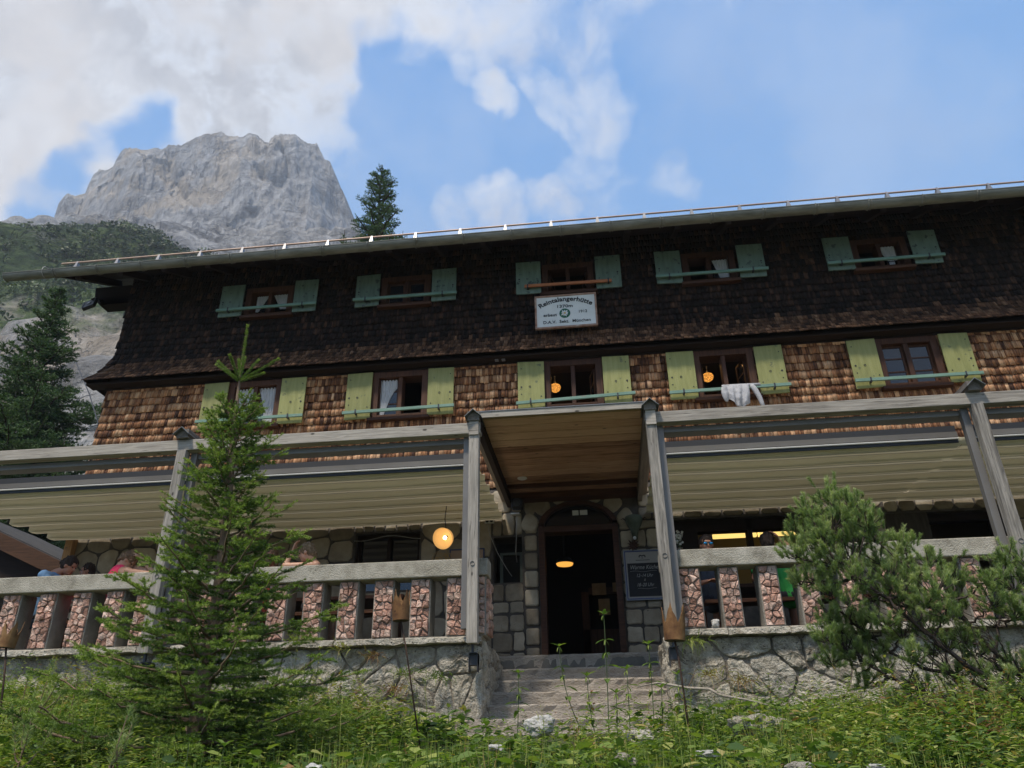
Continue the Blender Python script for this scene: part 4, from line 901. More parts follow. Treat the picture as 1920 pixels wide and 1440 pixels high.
MB().box(-.905, -.872, 11.762, 11.81, 6.99, 7.68).box(.172, .205, 11.762, 11.81, 6.99, 7.68).box(-.872, .172, 11.762, 11.81, 7.647, 7.68).box(-.872, .172, 11.762, 11.81, 6.99, 7.023).mk('frame', fm, sg)
SY = 11.772; sx0 = -.35
text('Reintalangerhütte', .128, ink, 'lettering', sg, (sx0, SY, 7.585), .98, .0034, arc_r=.93, width=1.0)
text('1370m', .088, ink, 'lettering', sg, (sx0-.02, SY, 7.432), 1., .0012, width=.275)
text('erbaut', .082, ink, 'lettering', sg, (sx0-.285, SY, 7.265), 1.1, .0014, width=.245)
text('1912', .080, ink, 'lettering', sg, (sx0+.30, SY, 7.30), 1.1, .0008, width=.145)
text('D.A.V.  Sekt.  München', .084, ink, 'lettering', sg, (sx0+.01, SY, 7.115), 1.03, .0010, width=.84)
em = MB().lathe((sx0-.02, SY+.001, 7.285), [(0, .004), (.098, .004), (.098, 0)], 28, M=Matrix.Rotation(rad(90), 3, 'X')).mk('emblem', plain('emblem_green', (.01, .11, .06), .6), sg)
pet = MB()
for k in range(9):
    a = 2*math.pi*k/9+.2; L = .082*(1 if k % 2 else .82)
    d = np.array((math.cos(a), math.sin(a))); q = np.array((-d[1], d[0])); pts = [d*.01, d*L*.6+q*.014, d*L, d*L*.6-q*.014]
    pet.prism([(sx0-.02+p[0], 7.285+p[1]) for p in pts], SY-.0075-.0004*k, SY-.0045)
pet.mk('edelweiss', M['white'], em)
MB().lathe((sx0-.02, SY-.012, 7.285), [(0, .002), (.018, .002), (.018, -.004)], 12, M=Matrix.Rotation(rad(90), 3, 'X')).mk('flower_centre', plain('ochre', (.55, .38, .12)), em)
# chalk menu board
cb = empty('menu_board', (.62, 11.92, 2.24), 'black chalk menu board with blue edge and grey header right of the entrance door', 'menu board')
MB().box(.335, .91, 11.915, 11.945, 2.245, 3.005).mk('panel', plain('board_grey', (.30, .285, .26), .7), cb)
MB().box(.335, .349, 11.905, 11.95, 2.245, 3.005).box(.896, .91, 11.905, 11.95, 2.245, 3.005).box(.349, .896, 11.905, 11.95, 2.245, 2.259).box(.349, .896, 11.905, 11.95, 2.991, 3.005).mk('outer_frame', plain('steel_edge', (.20, .22, .25), .5), cb)
MB().box(.351, .363, 11.908, 11.948, 2.261, 2.989).box(.882, .894, 11.908, 11.948, 2.261, 2.989).box(.363, .882, 11.908, 11.948, 2.261, 2.273).box(.363, .882, 11.908, 11.948, 2.977, 2.989).mk('blue_edge', plain('blue_edge', (.02, .04, .16), .5), cb)
MB().box(.385, .865, 11.909, 11.914, 2.30, 2.80).mk('chalk_surface', plain('slate', (.012, .013, .016), .7), cb)
ck = plain('chalk', (.36, .36, .34), .9)
for s, sz, z in (('Warme Küche', .088, 2.735), ('12–14 Uhr', .070, 2.61), ('&', .05, 2.545), ('18–20 Uhr', .072, 2.47)): text(s, sz, ck, 'chalk_writing', cb, (.63, 11.908, z), .80, 0, .35, thick=.0008)
MB().tube([(.42+.04*k, 11.907, 2.675+.008*math.sin(k*.9)) for k in range(11)], .002, 4).tube([(.52+.035*k, 11.907, 2.415+.006*math.sin(k*.9+1)) for k in range(9)], .002, 4).mk('chalk_flourish', ck, cb)
text('Mönchs  Brauhaus'[0:0]+'∞', .12, ink, 'emblem', cb, (.62, 11.914, 2.90), 1., .003, thick=.001)
MB().box(.52, .73, 11.912, 11.9145, 2.842, 2.850).mk('header_line', ink, cb)
# wall ornament: horn lamp shape with straw star
orn = empty('wall_ornament', (.52, 11.9, 3.1), 'funnel shaped greenish wall ornament above the menu board', 'wall ornament')
MB().lathe((.54, 11.90, 3.22), [(.0, -.06), (.035, -.055), (.045, 0), (.06, .08), (.11, .17), (.145, .26), (.13, .31), (.06, .335), (0, .34)], 14).mk('funnel', mat('verdigris', [(.3, (.05, .065, .045)), (.7, (.12, .14, .10))], 9), orn, smooth=True)
mbx = MB()
for sgn in (-1, 1): mbx.tube([(.54+sgn*.10, 11.88, 3.45), (.54+sgn*.17, 11.86, 3.50), (.54+sgn*.20, 11.84, 3.47)], [.012, .009, .004], 6)
mbx.mk('side_tip', M['darkbark'], orn)
MB().lathe((.53, 11.84, 3.175), [(0, .028), (.02, .02), (.028, 0), (.02, -.02), (0, -.028)], 12).mk('knob', M['white'], orn, smooth=True)
sr = empty('dried_thistle', (.50, 11.93, 3.06), 'dark star shaped dried thistle hanging over the menu board', 'dried flower')
mbx = MB()
for k in range(11):
    a = k*2*math.pi/11; d = Vector((math.cos(a), -.25, math.sin(a))); q = Vector((-math.sin(a), 0, math.cos(a))); c0 = Vector((.50, 11.92, 3.085)); L = .085+.03*rs.rand()
    mbx.add([c0, c0+d*L*.5+q*.016, c0+d*L, c0+d*L*.5-q*.016, c0+d*L*.5+Vector((0, -.012, 0))], [(0, 1, 4), (1, 2, 4), (2, 3, 4), (3, 0, 4), (0, 3, 2, 1)])
mbx.mk('leaf_star', plain('dried_brown', (.06, .03, .02), .9), sr)
# electric box, loudspeaker, floodlight
eb = empty('socket_box', (-1.76, 11.95, 3.54), 'small white wall box with two round black openings left of the porch', 'socket box')
MB().box(-1.83, -1.68, 11.93, 11.985, 3.545, 3.625).mk('housing', M['white'], eb, bevel=.004)
for x in (-1.79, -1.72): MB().lathe((x, 11.926, 3.585), [(0, .008), (.026, .008), (.03, 0)], 14, M=Matrix.Rotation(rad(90), 3, 'X')).mk('opening', M['black'], eb)
MB().tube([(-1.78, 11.93, 3.54), (-1.75, 11.90, 3.36), (-1.62, 11.88, 3.05), (-1.48, 11.9, 2.80), (-1.42, 12.1, 2.72)], .006, 5).mk('cable', M['wire'], eb)
spk = empty('loudspeaker', (-1.27, 11.8, 3.72), 'small black loudspeaker box under the left rear corner of the porch roof', 'loudspeaker')
MB().box(-1.37, -1.19, 11.66, 11.84, 3.70, 3.86).mk('case', M['black'], spk, bevel=.02)
MB().lathe((-1.28, 11.655, 3.78), [(0, .0), (.03, .002), (.06, -.004), (.066, .004)], 16, M=Matrix.Rotation(rad(90), 3, 'X')).mk('cone', M['aludark'], spk)
MB().box(-1.40, -1.26, 11.85, 11.98, 3.655, 3.672).mk('shelf', M['white'], spk)
MB().tube([(-1.30, 11.9, 3.66), (-1.31, 11.88, 3.4), (-1.33, 11.9, 3.05), (-1.34, 12.15, 2.95)], .006, 5).mk('cable', M['wire'], spk)
fl = empty('floodlight', (-9.62, 11.7, 8.30), 'dark floodlight hanging from the left end of the eaves', 'floodlight')
q = Matrix.Rotation(rad(-20), 3, 'Y') @ Matrix.Rotation(rad(-30), 3, 'X')
mbx = MB().box(-.12, .12, -.035, .035, -.16, .16); mbx.v = [tuple(Vector((-9.62, 11.7, 8.24))+q @ Vector(v)) for v in mbx.v]; mbx.mk('housing', M['black'], fl, bevel=.012)
mbx = MB().box(-.125, -.117, -.045, .04, -.14, .15); mbx.v = [tuple(Vector((-9.62, 11.7, 8.24))+q @ Vector(v)) for v in mbx.v]; mbx.mk('shiny_edge', M['galv'], fl)
mbx = MB().box(-.03, .03, -.045, -.034, -.04, .04); mbx.v = [tuple(Vector((-9.62, 11.7, 8.24))+q @ Vector(v)) for v in mbx.v]; mbx.mk('lens', M['sheet'], fl)
MB().tube([(-9.62, 11.7, 8.36), (-9.6, 11.8, 8.45), (-9.6, 12.02, 8.5)], .018, 6).mk('arm', M['black'], fl)
# small lamps on boards under the skirt
for (x, l) in ((-1.62, 'tiny pale fitting under the shingle skirt, the left one of two'), (-1.50, 'tiny pale fitting under the shingle skirt, the right one of two')):
    o = MB().box(x-.03, x+.03, 11.86, 11.93, 6.478, 6.495).mk('soffit_fitting', M['galv'], None); props(o, l, 'light fitting', 'fittings under the skirt')
# lamps
def globe(x, z, y, label):
    r = empty('pendant_lamp', (x, y, z), label, 'lamp', 'glass ball lamps in the rooms')
    m = bpy.data.materials.get('amber_glass')
    if m is None:
        m = bpy.data.materials.new('amber_glass'); m.use_nodes = True; g = NT(m.node_tree)
        vo = g.n('ShaderNodeTexVoronoi', {'Vector': g.n('ShaderNodeTexCoord').outputs['Object'], 'Scale': 42.}).outputs['Distance']
        co = g.n('ShaderNodeTexCoord').outputs['Object']
        e = g.n('ShaderNodeEmission', {'Color': (1, .40, .07, 1), 'Strength': g.rng(vo, .0, .6, .95, .30)})
        g.n('ShaderNodeOutputMaterial', {'Surface': e.outputs[0]})
    MB().lathe((x, y, z), [(.0, -.085), (.05, -.078), (.085, -.05), (.105, 0), (.09, .045), (.05, .07), (.02, .078)], 18).mk('glass_ball', m, r, smooth=True)
    MB().lathe((x, y, z+.075), [(.0, 0), (.03, 0), (.022, .03), (.008, .05), (.008, .35)], 10).mk('stem', M['aludark'], r)
    l = bpy.data.lights.new('lamp_light', 'POINT'); l.energy = 2.2; l.color = (1, .5, .15); l.shadow_soft_size = .1; lo = bpy.data.objects.new('lamp_light', l); C.objects.link(lo); lo.location = (0, -.0, .3); lo.parent = r
p = at(1041, 727, 12.75); globe(p.x, p.z, 12.75, 'glowing amber glass lamp inside the window above the entrance porch')
p = at(1327, 707, 12.75); globe(p.x, p.z, 12.75, 'glowing amber glass lamp inside the window with the hanging grey shirt')
p = at(832, 1009, 10.75)
r = empty('terrace_lamp', p, 'round glowing yellow dish lamp hanging over the left terrace', 'lamp')
T_ = Matrix.Rotation(rad(-14), 3, 'Z') @ Matrix.Rotation(rad(-68), 3, 'X')
MB().lathe(p, [(.04, .11), (.09, .095), (.135, .045), (.152, -.02), (.156, -.04), (.151, -.04), (.13, .04), (.085, .085), (.03, .10)], 32, M=T_).mk('shade', M['lampshade'], r, smooth=True)
MB().lathe(Vector(p)+T_ @ Vector((0, 0, .045)), [(0, -.03), (.022, -.024), (.03, 0), (.022, .024), (0, .03)], 14, M=T_).mk('bulb', M['bulb'], r, smooth=True)
MB().tube([Vector(p)+T_ @ Vector((0, 0, .11)), Vector(p)+Vector((0, .05, .3)), (p.x, p.y+.15, 3.56)], .007, 6).mk('cord', M['black'], r)
p = at(1059, 1060, 13.4)
r = empty('hall_lamp', p, 'orange glowing disc lamp inside the dark entrance hall', 'lamp')
MB().lathe(p, [(0, -.005), (.135, .0), (.15, .03), (.15, .05)], 28).mk('diffuser', plain('hall_diffuser', (1, .6, .2), .5, emit=.56, ecol=(1, .46, .08)), r, smooth=True)
MB().lathe(p, [(.152, .03), (.155, .055), (.10, .13), (.02, .15), (.01, 1.0)], 20).mk('shade_top', M['aludark'], r)
# hall furniture
hc = empty('hall_counter', (.0, 14.5, 1.2), 'reddish brown wooden counter with notices inside the entrance hall', 'counter')
a = at(1095, 1112, 14.2); b = at(1150, 1100, 14.2)
MB().box(a.x-.05, a.x+.08, 14.2, 14.4, 1.2, a.z+.02).box(a.x+.08, b.x+.05, 14.25, 14.4, a.z-.02, a.z+.10).box(a.x-.05, b.x+.1, 14.2, 14.7, 1.2, 2.2).mk('woodwork', M['brownwood'], hc)
pp = mat('old_paper', [(.3, (.35, .22, .10)), (.7, (.5, .34, .18))], 8)
MB().box(a.x+.15, a.x+.40, 14.17, 14.19, a.z-.05, a.z+.16).mk('notice', pp, hc); MB().box(a.x+.52, a.x+.72, 14.17, 14.19, a.z+.0, a.z+.16).mk('notice', pp, hc); MB().box(a.x+.25, a.x+.45, 14.17, 14.19, a.z-.4, a.z-.12).mk('notice', pp, hc)
# framed board and straw wreath on the wall below the dish lamp
a = at(846, 1033, 11.95); b = at(906, 1060, 11.95)
fb_ = empty('framed_board', ((a.x+b.x)/2, 11.95, b.z), 'blue edged framed board on the wall behind the left pergola post', 'board')
MB().box(a.x, b.x, 11.935, 11.96, b.z-.3, a.z).mk('panel', plain('tan_board', (.34, .24, .17), .7), fb_)
MB().box(a.x-.02, a.x, 11.925, 11.965, b.z-.3, a.z+.02).box(b.x, b.x+.02, 11.925, 11.965, b.z-.3, a.z+.02).box(a.x, b.x, 11.925, 11.965, a.z, a.z+.02).mk('frame', plain('blue_frame', (.04, .05, .12), .5), fb_)
c = at(830, 1052, 11.9); wr_ = empty('straw_wreath', c, 'straw wreath on the wall right below the glowing dish lamp', 'wreath'); mbx = MB()
for k in range(150):
    t = rs.rand()*6.283; rr = .10+.035*rs.randn(); p = Vector(c)+Vector((rr*math.cos(t), -.02*rs.rand(), rr*math.sin(t))); d = Vector((-math.sin(t)+.5*rs.randn(), -.4*rs.rand(), math.cos(t)+.5*rs.randn())).normalized()*.07; q = d.cross(Vector((0, 1, 0))).normalized()*.004; mbx.add([p-q, p+q, p+d], [(0, 1, 2)])
mbx.mk('straw', plain('straw_yellow', (.42, .27, .09), .8), wr_)
# kitchen light
for (x0, x1, y_, l) in ((1336, 1418, 1003, 'long yellow tube light behind the kitchen window, left one'), (1421, 1500, 999, 'long yellow tube light behind the kitchen window, right one')):
    a = at(x0, y_+2, 13.3); b = at(x1, y_-2, 13.3); r = empty('tube_light', (a+b)/2, l, 'tube light', 'kitchen tube lights')
    MB().bar(a, b, .07, .10).mk('diffuser', M['tube'], r, bevel=.01); MB().bar(a+Vector((0, 0, .065)), b+Vector((0, 0, .065)), .11, .03).mk('housing', M['white'], r)
# flowers in the corner of the kitchen window
fp = empty('flower_vase', (1.2, 11.9, 2.85), 'small vase of white flowers beside the right pergola post', 'flowers')
MB().lathe((1.20, 11.85, 2.80), [(0, 0), (.045, 0), (.06, .08), (.035, .16), (.045, .19)], 14).mk('vase', plain('vase', (.32, .28, .24), .5), fp, smooth=True)
mbx = MB(); gl_ = MB()
for k in range(26):
    c0 = Vector((1.18+(rs.rand()-.5)*.15, 11.85+(rs.rand()-.5)*.12, 3.04+rs.rand()*.22)); gl_.tube([(1.2, 11.85, 2.98), c0], .003, 4)
    for j in range(5):
        a = j*1.257+rs.rand(); d = Vector((math.cos(a), -.5, math.sin(a)))*.022; q = Vector((-math.sin(a), 0, math.cos(a)))*.010; mbx.add([c0, c0+d*.6+q, c0+d, c0+d*.6-q], [(0, 1, 2, 3)])
gl_.mk('stems', plain('stem_green', (.06, .10, .04)), fp); mbx.mk('blossoms', plain('blossom_white', (.75, .75, .72), .8), fp)
# white stone on the coping
def lump(name, c, r, m, seed, sub=3, amp=.35, fr=2., parent=None, sq=(1, 1, 1)):
    bm = bmesh.new(); bmesh.ops.create_icosphere(bm, subdivisions=sub, radius=1); V = np.array([v.co for v in bm.verts]); n = fbm(V*fr*.6+seed*7.7, 4); V *= (1+amp*n)[:, None]
    cr = np.sign(V)*np.abs(V)**.85; V = cr*np.array(sq)*r; b = base_loc(parent)
    for v, p in zip(bm.verts, V): v.co = Vector(p)+Vector(c)-b
    me = bpy.data.meshes.new(name); bm.to_mesh(me); bm.free(); me.materials.append(m); return link(name, me, parent)
props(lump('white_stone', (1.205, 9.02, 1.41), .048, M['whiterock'], 3, 3, .4), 'small white stone lying on the wall between two pink balusters', 'stone')
# shirt over the window bar
def shirt():
    r = empty('grey_shirt', (2.45, 11.82, 5.6), 'grey long sleeved shirt hung over the teal bar of an open window', 'shirt')
    m = mat('grey_knit', [(.3, (.34, .34, .35)), (.7, (.50, .50, .52))], 60, bump=.4, bscale=120)
    n, k = 40, 26; U, V = np.meshgrid(np.linspace(0, 1, n), np.linspace(0, 1, k), indexing='ij')
    A, B = 2.16, 2.62; zt = 5.665
    bot = np.interp(U, [0, .12, .3, .55, .8, 1.], [.30, .24, .34, .40, .40, .33])
    Xx = A+(B-A)*(U*.94+.03)+(.035*(1-U)-.03*U)*V+.02*V*np.sin(U*7); Zz = zt-bot*V+.008*np.sin(U*19)*(1-V)
    Yy = 11.815-.018*np.sin(U*22+V*2)*(.35+V)-.03*np.sin(V*math.pi)-.01+.012*fbm(np.stack([U*5, V*5, U*0], -1), 3)
    b = np.array(base_loc(r)); me = npmesh('body', np.stack([Xx, Yy, Zz], -1).reshape(-1, 3)-b, grid_faces(n, k), m, True); o = link('body', me, r); md = o.modifiers.new('t', 'SOLIDIFY'); md.thickness = .008
    # back half falls behind the bar
    me = npmesh('back', np.stack([Xx, Yy*0+11.872+.01*np.sin(U*15), zt-bot*.6*V], -1).reshape(-1, 3)-b, grid_faces(n, k), m, True); o = link('back_half', me, r); md = o.modifiers.new('t', 'SOLIDIFY'); md.thickness = .006
    top = MB(); top.tube([(A+.02, 11.845, zt+.004), (2.4, 11.845, zt+.006), (2.80, 11.845, zt+.0)], .032, 8).mk('fold', m, r, smooth=True)
    for pts, rr in (([(2.64, 11.815, 5.67), (2.70, 11.80, 5.56), (2.755, 11.80, 5.40), (2.79, 11.805, 5.20)], [.045, .05, .042, .034]), ([(2.19, 11.815, 5.66), (2.175, 11.79, 5.55), (2.20, 11.80, 5.42), (2.23, 11.80, 5.36)], [.03, .04, .035, .025])):
        o = MB().tube(pts, rr, 10).mk('sleeve', m, r, smooth=True, subs=1)
    top = MB(); top
shirt()
# ---- crown torches on rods
def torch(px, py, ytop, half, D, foot, label, tilt=0.):
    c = at(px, py, D); k = math.hypot(D, c.z)/1442; rr = half*k*.98; h = abs(py-ytop)*k*1.0
    r = empty('crown_torch', foot, label, 'torch', 'rusty crown garden torches')
    n = 5; V = []; F = []; seg = 40
    zc = c.z-h*.5; th = .004
    for i in range(seg):
        a = 2*math.pi*i/seg; ph = (i*n/seg) % 1; tri_ = 1-abs(ph-.5)*2
        zt = h*(.48+.52*tri_**1.3)*(1+.06*math.sin(i*2.1)); fl_ = 1+.10*tri_
        V += [(rr*.94*math.cos(a), rr*.94*math.sin(a), 0), (rr*math.cos(a)*fl_, rr*math.sin(a)*fl_, zt), ((rr*fl_-th)*math.cos(a), (rr*fl_-th)*math.sin(a), zt), ((rr*.94-th)*math.cos(a), (rr*.94-th)*math.sin(a), 0)]
    for i in range(seg):
        j = (i+1) % seg
        F += [(i*4+q_, j*4+q_, j*4+(q_+1) % 4, i*4+(q_+1) % 4) for q_ in range(4)]
    R_ = Matrix.Rotation(rad(tilt), 3, 'Y'); mb = MB().add([Vector((c.x, c.y, zc))+R_ @ Vector(v) for v in V], F); mb.mk('crown', M['rust'], r)
    MB().lathe((c.x, c.y, zc), [(0, .006), (rr*.90, .006), (rr*.90, -.002), (0, -.002)], 24, M=R_).mk('base_plate', M['rustdark'], r)
    MB().tube([(c.x, c.y, zc), (c.x*.8+foot[0]*.2+.01, c.y*.8+foot[1]*.2, zc*.8+foot[2]*.2), foot], .0085, 6).mk('rod', M['rustdark'], r, smooth=True)
f = at(793, 1400, 7.4); torch(753, 1136, 1083, 16.5, 7.5, (f.x, 7.4, float(gz(f.x, 7.4))-.05), 'rusty iron crown torch on a thin rod in front of the left balustrade', -3)
f = at(1296, 1390, 6.9); torch(1262, 1168, 1108, 19.5, 7.0, (f.x, 6.9, float(gz(f.x, 6.9))-.05), 'rusty iron crown torch standing before the right pergola post', 3)
f = at(17, 1330, 6.4); torch(18, 1190, 1142, 16, 6.5, (f.x, 6.4, float(gz(f.x, 6.4))-.05), 'rusty iron crown torch at the far left edge in front of the balustrade', 4)
# ---- shed at the left end of the terrace
sh = empty('shed', (-11.0, 13, 1.3), 'dark lean-to shed roof beyond the left end of the terrace', 'shed')
a = at(-60, 985, 12.6); b = at(112, 1068, 12.6)
dd = (b-a).normalized(); a2 = a-dd*2
MB().bar(a2, b, .10, .26).mk('verge_beam', wood('old_brown_beam', [(.3, (.03, .014, .008)), (.7, (.09, .045, .024))], 'x'), sh)
MB().add([a2+Vector((0, .05, .1)), b+Vector((0, .05, .1)), b+Vector((0, 4, .1)), a2+Vector((0, 4, .1)), a2+Vector((0, .05, .17)), b+Vector((0, .05, .17)), b+Vector((0, 4, .17)), a2+Vector((0, 4, .17))], BF.tolist()).mk('roof', M['roof'], sh)
MB().add([(a2.x, 12.75, 1.2), (b.x-.1, 12.75, 1.2), (b.x-.1, 12.75, b.z-.02), (a2.x, 12.75, a2.z), (a2.x, 16, 1.2), (b.x-.1, 16, 1.2), (b.x-.1, 16, b.z-.02), (a2.x, 16, a2.z)], [(0, 1, 2, 3), (1, 5, 6, 2), (4, 0, 3, 7), (5, 4, 7, 6)]).mk('wall', M['darkbrown'], sh)
# ---- benches and tables on the terrace
def bench(x0, x1, y, label, cat='bench', h=.46, w=.30, m=None):
    r = empty(cat, ((x0+x1)/2, y, ZF), label, cat); m = m or M['brownwood_x']
    MB().box(x0, x1, y-w/2, y+w/2, ZF+h-.045, ZF+h).mk('seat' if cat == 'bench' else 'table_top', m, r, bevel=.004)
    for x in (x0+.18, x1-.24): MB().box(x, x+.05, y-w/2+.03, y+w/2-.03, ZF, ZF+h-.045).mk('leg', m, r)
bench(-8.2, -5.6, 9.62, 'long brown wooden bench behind the left end of the balustrade'); bench(-4.9, -2.4, 9.62, 'brown wooden bench behind the balustrade left of the steps'); bench(1.2, 3.6, 9.75, 'brown wooden bench behind the right balustrade')
bench(-7.4, -5.4, 10.35, 'long brown table on the left end of the terrace', 'table', .74, .75); bench(-4.7, -2.6, 10.35, 'brown table on the terrace near the glowing dish lamp', 'table', .74, .75); bench(1.3, 3.4, 10.5, 'brown table on the right terrace', 'table', .74, .75)

# ================================================================ PEOPLE
def rcone(a, ra, b, rb, n=14):
    a, b = Vector(a), Vector(b); d = b-a; L = d.length; d.normalize(); u = d.orthogonal().normalized(); w = d.cross(u); V = []; rings = []
    for k in range(1, 5): t = -math.pi/2+k*math.pi/8; rings.append((a+d*ra*math.sin(t), ra*math.cos(t)))
    for k in range(0, 4): t = k*math.pi/8; rings.append((b+d*rb*math.sin(t), rb*math.cos(t)))
    V = [a-d*ra]
    for c, r in rings: V += [c+r*(math.cos(2*math.pi*i/n)*u+math.sin(2*math.pi*i/n)*w) for i in range(n)]
    V.append(b+d*rb); F = [(0, 1+(i+1) % n, 1+i) for i in range(n)]
    for q_ in range(len(rings)-1): F += [(1+q_*n+i, 1+q_*n+(i+1) % n, 1+(q_+1)*n+(i+1) % n, 1+(q_+1)*n+i) for i in range(n)]
    t = len(V)-1; F += [(1+(len(rings)-1)*n+i, 1+(len(rings)-1)*n+(i+1) % n, t) for i in range(n)]
    return V, F
def ell(c, r, R_=None, n=16):
    V = []; F = []; m_ = 10
    for i in range(m_+1):
        t = math.pi*i/m_
        for k in range(n):
            p = Vector((r[0]*math.sin(t)*math.cos(2*math.pi*k/n), r[1]*math.sin(t)*math.sin(2*math.pi*k/n), r[2]*math.cos(t)))
            V.append(Vector(c)+(R_ @ p if R_ else p))
    for i in range(m_): F += [(i*n+k, (i+1)*n+k, (i+1)*n+(k+1) % n, i*n+(k+1) % n) for k in range(n)]
    return V, F
def fuse(name, shapes, voxel, m, parent, smooth_it=4, disp=0., seed=0):
    mb = MB()
    for V, F in shapes: mb.add(V, F)
    me = bpy.data.meshes.new('tmp'); me.from_pydata(mb.v, [], mb.f); ob = bpy.data.objects.new('tmp', me); C.objects.link(ob)
    md = ob.modifiers.new('r', 'REMESH'); md.mode = 'VOXEL'; md.voxel_size = voxel
    md = ob.modifiers.new('s', 'SMOOTH'); md.iterations = smooth_it; md.factor = .5
    dg = bpy.context.evaluated_depsgraph_get(); m2 = bpy.data.meshes.new_from_object(ob.evaluated_get(dg)); bpy.data.objects.remove(ob)
    co = np.zeros(len(m2.vertices)*3, np.float32); m2.vertices.foreach_get('co', co); co = co.reshape(-1, 3)
    if disp:
        no = np.zeros(len(m2.vertices)*3, np.float32); m2.vertices.foreach_get('normal', no); no = no.reshape(-1, 3)
        co = co+no*(disp*fbm(co*np.array([60, 60, 22])+seed, 3))[:, None]
    co = co-np.array(base_loc(parent)); m2.vertices.foreach_set('co', co.astype(np.float32).ravel()); m2.polygons.foreach_set('use_smooth', [True]*len(m2.polygons))
    m2.materials.clear(); m2.materials.append(m); m2.name = name; return link(name, m2, parent)
def skin(name, c):
    m = bpy.data.materials.new(name); m.use_nodes = True; p = m.node_tree.nodes['Principled BSDF']; p.inputs['Base Color'].default_value = rgba(c); p.inputs['Roughness'].default_value = .5
    p.inputs['Subsurface Weight'].default_value = .12; p.inputs['Subsurface Radius'].default_value = (.02, .008, .004); return m
SK1 = skin('fair_skin', (.50, .27, .17)); SK2 = skin('tanned_skin', (.36, .17, .10))
def hand(wr, d, nrm, side=1, curl=.5, s=1.):
    """palm, four bent fingers and a thumb; d = pointing direction, nrm = direction the palm faces"""
    d = Vector(d).normalized(); nrm = (Vector(nrm)-d*Vector(nrm).dot(d)).normalized(); lat = d.cross(nrm)*side; wr = Vector(wr); sh_ = []
    for q_ in (-1.5, -.5, .5, 1.5): sh_.append(rcone(wr+d*.015*s+lat*q_*.012*s, .014*s, wr+d*.085*s+lat*q_*.019*s, .0125*s, 8))
    for q_, L in ((-1.5, .062), (-.5, .075), (.5, .08), (1.5, .072)):
        p0 = wr+d*.085*s+lat*q_*.019*s; p = p0; dirn = d.copy()
        for j, f_ in enumerate((.42, .32, .26)):
            a = curl*(.5+.5*j); dirn = (d*math.cos(a)+nrm*math.sin(a)).normalized(); p1 = p+dirn*L*f_*s; sh_.append(rcone(p, (.0095-.001*j)*s, p1, (.0085-.001*j)*s, 8)); p = p1
    p0 = wr+d*.03*s+lat*.028*s; p1 = p0+(d*.6+lat*.7+nrm*.3).normalized()*.035*s; p2 = p1+(d*.9+lat*.25+nrm*.4).normalized()*.03*s
    sh_ += [rcone(p0, .012*s, p1, .0105*s, 8), rcone(p1, .0105*s, p2, .009*s, 8)]
    return sh_
